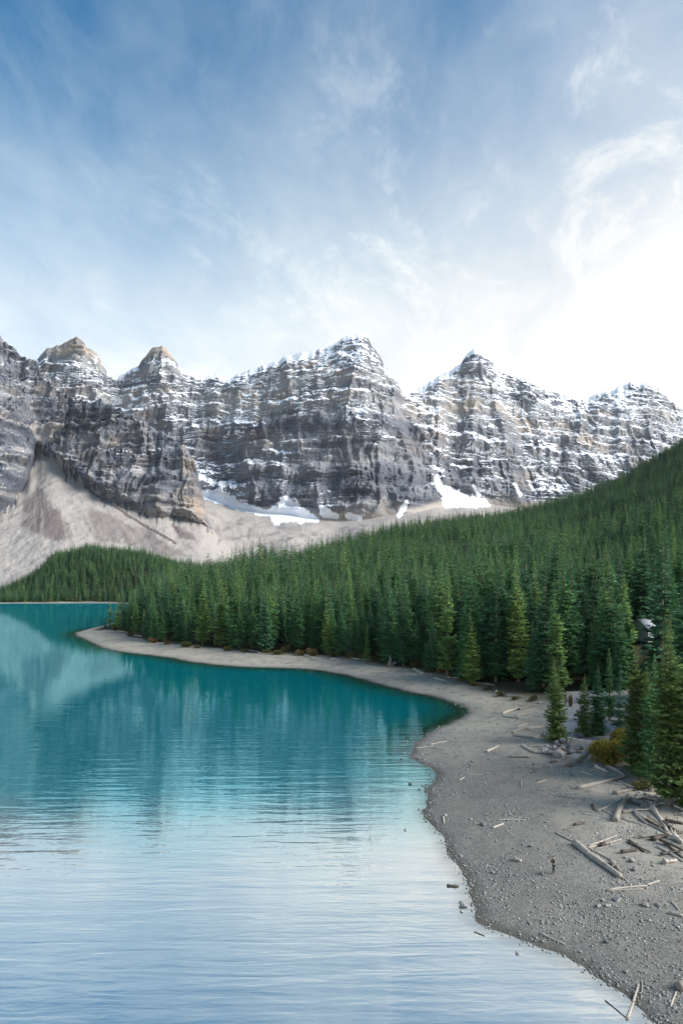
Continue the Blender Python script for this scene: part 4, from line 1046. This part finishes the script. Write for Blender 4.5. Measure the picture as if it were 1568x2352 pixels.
pos = gg.node('ShaderNodeNewGeometry').outputs['Position']
gg.put(gg.b.inputs['Base Color'], gg.mix(gg.noise(pos, 1.6, 6, .7), (.30, .285, .26), (.42, .405, .38)))
pa, pb = hit(1305, 1722), hit(1384, 1738)
d = (pb-pa); L = d.length; ang = math.atan2(d.y, d.x)
e = link('timber_wall', None, loc=pa); e.rotation_euler = (0, 0, ang); prop(e, 'low timber retaining wall of posts and boards above the boulder pile', 'retaining wall')
for k, fx_ in enumerate((0, .5, 1)): box('post', (.30, .30, 2.3), (L*fx_, 0, .92), m_timber, e)
for k in range(2):
    for j in range(4): box('board', (L*.5-.28, .09, .27), (L*(.25+.5*k), .05, .62+.33*j), m_timber, e)
box('cap_rail', (L+.3, .34, .10), (L/2, .02, 2.12), m_timber, e)
# the levelled gravel terrace behind it, a sheet that follows the ground
tu, tv_ = np.meshgrid(np.linspace(0, 1, 40), np.linspace(0, 1, 40))
tx0, tx1 = 1300+tv_*-20, 1392+tv_*70
Yt = 118+tv_*58; Xt = ((tx0+(tx1-tx0)*tu)-HX)/FPX*Yt
Zt = terrain(Xt, Yt)+.035+fbm(Xt*.4, Yt*.4, 1.0, 2)*.01
tm = np.hypot(tu-.5, tv_-.5)
terr = link('terrace_gravel', mesh_np('terrace_gravel', np.stack([Xt, Yt, Zt], -1).reshape(-1, 3), grid_faces(40, 40), m_terr, True)); prop(terr, kind='structure')
p = hit(1404, 1634); e = link('sign_post', None, loc=p); prop(e, 'plain brown wooden post with board behind the small spruces', 'sign')
box('post', (.22, .22, 2.9), (0, 0, 1.4), m_timber, e); box('board', (1.0, .07, 1.3), (-.55, -.14, 1.7), m_timber, e)
# the lodge among the trees
m_wall, gg = mat('pale_grey_siding', .8, .2)
oc = gg.node('ShaderNodeTexCoord').outputs['Object']
gg.put(gg.b.inputs['Base Color'], gg.mix(gg.noise(oc, 1.2, 4), (.55, .57, .56), (.68, .70, .69)))
m_roof, gg = mat('grey_metal_roof', .5, .4)
gg.put(gg.b.inputs['Base Color'], gg.mix(gg.noise(gg.node('ShaderNodeTexCoord').outputs['Object'], .8, 4), (.55, .55, .56), (.70, .70, .70)))
m_glass, gg = mat('dark_window_glass', .08, .6); gg.b.inputs['Base Color'].default_value = (.03, .04, .05, 1)
Yl = 248.0; Xl = (1492-HX)/FPX*Yl; Zl = float(terrain(np.array([Xl]), np.array([Yl]))[0])
top = CAMH-(1440-HY)/FPX*Yl
e = link('lodge', None, loc=(Xl, Yl, Zl-.4)); e.rotation_euler = (0, 0, .25); prop(e, 'pale grey lodge with metal roof half hidden among the spruces', 'building')
hw = top-Zl+.4
n_b = int(hw/.28)
for k in range(n_b): box('siding_board', (9.0, .10, .262), (0, -4.5-.02*(k % 2), .16+.28*k), m_wall, e, bev=.01)
for k in range(n_b): box('siding_board', (.10, 9.0, .262), (-4.5, 0, .16+.28*k), m_wall, e, bev=.01)
box('inner_wall', (8.8, 8.8, hw), (0, 0, hw/2), m_wall, e)
rv = np.array([(-5.4, -5.4, hw-.15), (5.4, -5.4, hw-.15), (5.4, 0, hw+2.9), (-5.4, 0, hw+2.9), (-5.4, 5.4, hw-.15), (5.4, 5.4, hw-.15)])
rv = np.concatenate([rv, rv+np.array([0, 0, .22])])
link('roof', mesh_np('lodge_roof', rv, np.array([(0,1,2,3),(3,2,5,4),(6,9,8,7),(9,10,11,8),(0,6,7,1),(4,5,11,10),(1,7,8,2),(2,8,11,5),(0,3,9,6),(3,4,10,9)]), m_roof), e)
gv = np.array([(-4.5, -4.5, hw-.1), (-4.5, 4.5, hw-.1), (-4.5, 0, hw+2.5), (-4.5, 0, hw+2.4)])
link('gable', mesh_np('lodge_gable', np.concatenate([gv, gv+np.array([9.0, 0, 0])]), np.array([(0,1,3,2),(4,6,7,5)]), m_wall), e)

# ------------------------------------------------------------------ people
def flat(name, c, rough=.85):
    m, gg = mat(name, rough, .2)
    oc = gg.node('ShaderNodeTexCoord').outputs['Object']
    gg.put(gg.b.inputs['Base Color'], gg.mix(gg.noise(oc, 14, 4), tuple(q*.75 for q in c), tuple(min(1, q*1.25) for q in c)))
    return m
m_skin = flat('skin', (.48, .30, .22), .6); m_black = flat('black_cloth', (.018, .02, .02)); m_jacket = flat('dark_olive_jacket', (.028, .034, .024))
m_jean = flat('dark_denim', (.03, .036, .05)); m_shoe = flat('grey_shoes', (.14, .14, .14)); m_hair = flat('dark_hair', (.02, .016, .012))
def skinned(name, pts, edges, radii, material, parent, subd=2):
    me = bpy.data.meshes.new(name); me.from_pydata(pts, edges, []); me.update(); me.materials.append(material)
    o = link(name, me, parent)
    sk = o.modifiers.new('skin', 'SKIN'); sk.use_smooth_shade = True
    for i, r in enumerate(radii): me.skin_vertices[0].data[i].radius = (r, r) if not isinstance(r, tuple) else r
    me.skin_vertices[0].data[0].use_root = True
    sb = o.modifiers.new('sub', 'SUBSURF'); sb.levels = subd; sb.render_levels = subd
    return o
def person(loc, rz, label, jacket, trousers, pose, scale=1.0, cap=True, cam_held=True):
    e = link('person', None, loc=loc); e.rotation_euler = (0, 0, rz); e.scale = (scale,)*3
    prop(e, label, 'person')
    # x = to the figure's side, y = forward
    if pose == 'photo':
        fl, fr_ = (.13, -.10), (-.13, .12)
        eL, hL, eR, hR = (.29, .20, 1.20), (.07, .33, 1.47), (-.29, .20, 1.20), (-.07, .33, 1.47)
    else:
        fl, fr_ = (.10, .05), (-.10, -.03)
        eL, hL, eR, hR = (.27, -.02, 1.12), (.25, .10, .88), (-.27, -.02, 1.12), (-.25, .10, .88)
    pts = [(0, 0, .96), (0, .01, 1.15), (0, .01, 1.36), (0, .02, 1.48), (0, .03, 1.56), (0, .05, 1.66), (0, .05, 1.73),
           (.19, 0, 1.40), eL, hL, (-.19, 0, 1.40), eR, hR,
           (.10, 0, .90), (.5*(.10+fl[0])+.01, .5*fl[1]+.05, .50), (fl[0], fl[1], .09), (-.10, 0, .90), (.5*(-.10+fr_[0])-.01, .5*fr_[1]+.05, .50), (fr_[0], fr_[1], .09),
           (fl[0], fl[1]+.13, .05), (fr_[0], fr_[1]+.13, .05)]
    edges = [(0,1),(1,2),(2,3),(3,4),(4,5),(5,6),(2,7),(7,8),(8,9),(2,10),(10,11),(11,12),(0,13),(13,14),(14,15),(0,16),(16,17),(17,18),(15,19),(18,20)]
    rad = [.135, (.135, .11), (.16, .11), .065, .06, .095, .075, .075, .048, .032, .075, .048, .032, .095, .062, .045, .095, .062, .045, .04, .04]
    body = skinned('body', pts, edges, rad, m_skin, e)
    # clothes a little proud of the body
    skinned('jacket', [(0, 0, .86), (0, .005, 1.02), (0, .01, 1.18), (0, .01, 1.37), (0, .02, 1.47), (.20, 0, 1.40), eL, tuple(np.array(eL)*.25+np.array(hL)*.75), (-.20, 0, 1.40), eR, tuple(np.array(eR)*.25+np.array(hR)*.75)],
            [(0,1),(1,2),(2,3),(3,4),(3,5),(5,6),(6,7),(3,8),(8,9),(9,10)], [(.17, .14), (.165, .135), (.165, .135), (.185, .135), .08, .09, .066, .05, .09, .066, .05], jacket, e)
    skinned('trousers', [(0, 0, .93), (.10, 0, .86), pts[14], (fl[0], fl[1], .12), (-.10, 0, .86), pts[17], (fr_[0], fr_[1], .12)], [(0,1),(1,2),(2,3),(0,4),(4,5),(5,6)], [(.15, .125), .105, .073, .058, .105, .073, .058], trousers, e)
    for f_ in (fl, fr_): skinned('shoe', [(f_[0], f_[1]-.05, .05), (f_[0], f_[1]+.08, .05), (f_[0], f_[1]+.18, .04)], [(0,1),(1,2)], [.055, .052, .042], m_shoe, e)
    # face and hair
    for sx in (-1, 1):
        box('eye', (.022, .01, .012), (sx*.035, .143, 1.685), m_hair, e, bev=0)
        skinned('ear', [(sx*.092, .045, 1.655), (sx*.10, .04, 1.69)], [(0,1)], [.014, .018], m_skin, e, 1)
    skinned('nose', [(0, .135, 1.68), (0, .158, 1.65)], [(0,1)], [.012, .017], m_skin, e, 1)
    box('mouth', (.045, .01, .010), (0, .138, 1.615), flat('lips', (.30, .13, .11)), e, bev=0)
    if cap:
        skinned('cap', [(0, .045, 1.70), (0, .04, 1.79)], [(0,1)], [.108, .085], m_black, e); box('cap_brim', (.16, .11, .018), (0, .17, 1.725), m_black, e, bev=.006)
    else: skinned('hair', [(0, .02, 1.64), (0, .03, 1.78)], [(0,1)], [.10, .088], m_hair, e)
    # hands: palm, four fingers and a thumb
    for hp, ep, sx in ((hL, eL, 1), (hR, eR, -1)):
        hp, ep = np.array(hp), np.array(ep); dv = (hp-ep)/np.linalg.norm(hp-ep)
        sd = np.cross(dv, (0, 1, .3)); sd /= np.linalg.norm(sd); cu = np.cross(sd, dv)*(1 if pose == 'photo' else -1)
        P_, E_, R_ = [tuple(hp-dv*.03), tuple(hp+dv*.055)], [(0, 1)], [.030, .036]
        for q in range(4):
            b = hp+dv*.075+sd*(q-1.5)*.021; l = (.07, .082, .076, .058)[q]; i0 = len(P_)
            P_ += [tuple(b), tuple(b+dv*l*.55+cu*.012), tuple(b+dv*l*.75+cu*.040)]; E_ += [(1, i0), (i0, i0+1), (i0+1, i0+2)]; R_ += [.010, .009, .008]
        i0 = len(P_); b = hp+dv*.02+sd*.038*sx
        P_ += [tuple(b), tuple(b+dv*.03+sd*.025*sx), tuple(b+dv*.055+sd*.022*sx+cu*.02)]; E_ += [(0, i0), (i0, i0+1), (i0+1, i0+2)]; R_ += [.012, .011, .009]
        skinned('hand', P_, E_, R_, m_skin, e, 1)
    return e
pp = hit(1271, 2006)
person(pp, math.radians(75), 'person in dark jacket and black cap photographing, standing on the beach', m_jacket, m_jean, 'photo')
# the camera held up to the face
rz = math.radians(75)
off_ = Vector((0, .40, 1.56)); off_.rotate(Matrix.Rotation(rz, 3, 'Z'))
c = link('photo_camera', None, loc=pp+off_); c.rotation_euler = (0, 0, rz); prop(c, 'small black camera held up by the person on the beach', 'camera')
box('camera_body', (.14, .07, .095), (0, 0, 0), m_black, c, bev=.01)
v, f = tube([(0, .03, 0), (0, .10, 0), (0, .125, 0)], [.036, .038, .034], 12); link('lens', mesh_np('camera_lens', v, f, m_black, True), c)
m_white, m_blue, m_red = flat('white_jacket', (.55, .57, .62)), flat('blue_jacket', (.06, .13, .30)), flat('grey_trousers', (.09, .09, .10))
person(hit(*z4(296, 411)), .4, 'tiny person in pale jacket beside the driftwood tepee', m_white, m_red, 'stand', cap=False)
person(hit(*z4(311, 407)), -.6, 'tiny person in blue jacket right of the pale-jacketed one by the tepee', m_blue, m_jean, 'stand', cap=False)
print('script', round(time.time()-T0, 1))

# ------------------------------------------------------------------ the air between here and the peaks
bm = bmesh.new(); bmesh.ops.create_cube(bm, size=1)
for v in bm.verts: v.co = Vector((v.co.x*9000, 2300+v.co.y*5200, 640+v.co.z*1312))
me = bpy.data.meshes.new('haze'); bm.to_mesh(me); bm.free()
m_haze = bpy.data.materials.new('haze'); m_haze.use_nodes = True; m_haze.node_tree.nodes.clear()
gg = G(m_haze.node_tree); o_ = gg.node('ShaderNodeOutputMaterial')
pv = gg.node('ShaderNodeVolumePrincipled', ins={'Color': (.84, .92, 1.0, 1), 'Density': .000014, 'Anisotropy': .25})
gg.l.new(pv.outputs[0], o_.inputs['Volume'])
me.materials.append(m_haze)
prop(link('haze', me), kind='stuff')

# ------------------------------------------------------------------ tell look-alikes apart by counting from a landmark
ORD = ('nearest first second third fourth fifth sixth seventh eighth ninth tenth eleventh twelfth thirteenth fourteenth fifteenth sixteenth seventeenth eighteenth '
       'nineteenth twentieth').split()
same = {}
for o in scene.objects:
    if o.parent is None and o.get('label') and o.get('category'): same.setdefault(o['label'], []).append(o)
for lb, os_ in same.items():
    if not 1 < len(os_) <= 20: continue
    tree = 'tree' in os_[0]['category'] or os_[0]['category'] == 'shrub'
    os_.sort(key=lambda q: q.location.x/q.location.y if tree else -q.location.y)
    for k, o in enumerate(os_):
        t = lb+', %s from the %s' % (ORD[k+1], ('scree' if 'mound' in lb else 'lake point') if tree else 'bay')
        if len(t.split()) <= 16: o['label'] = t
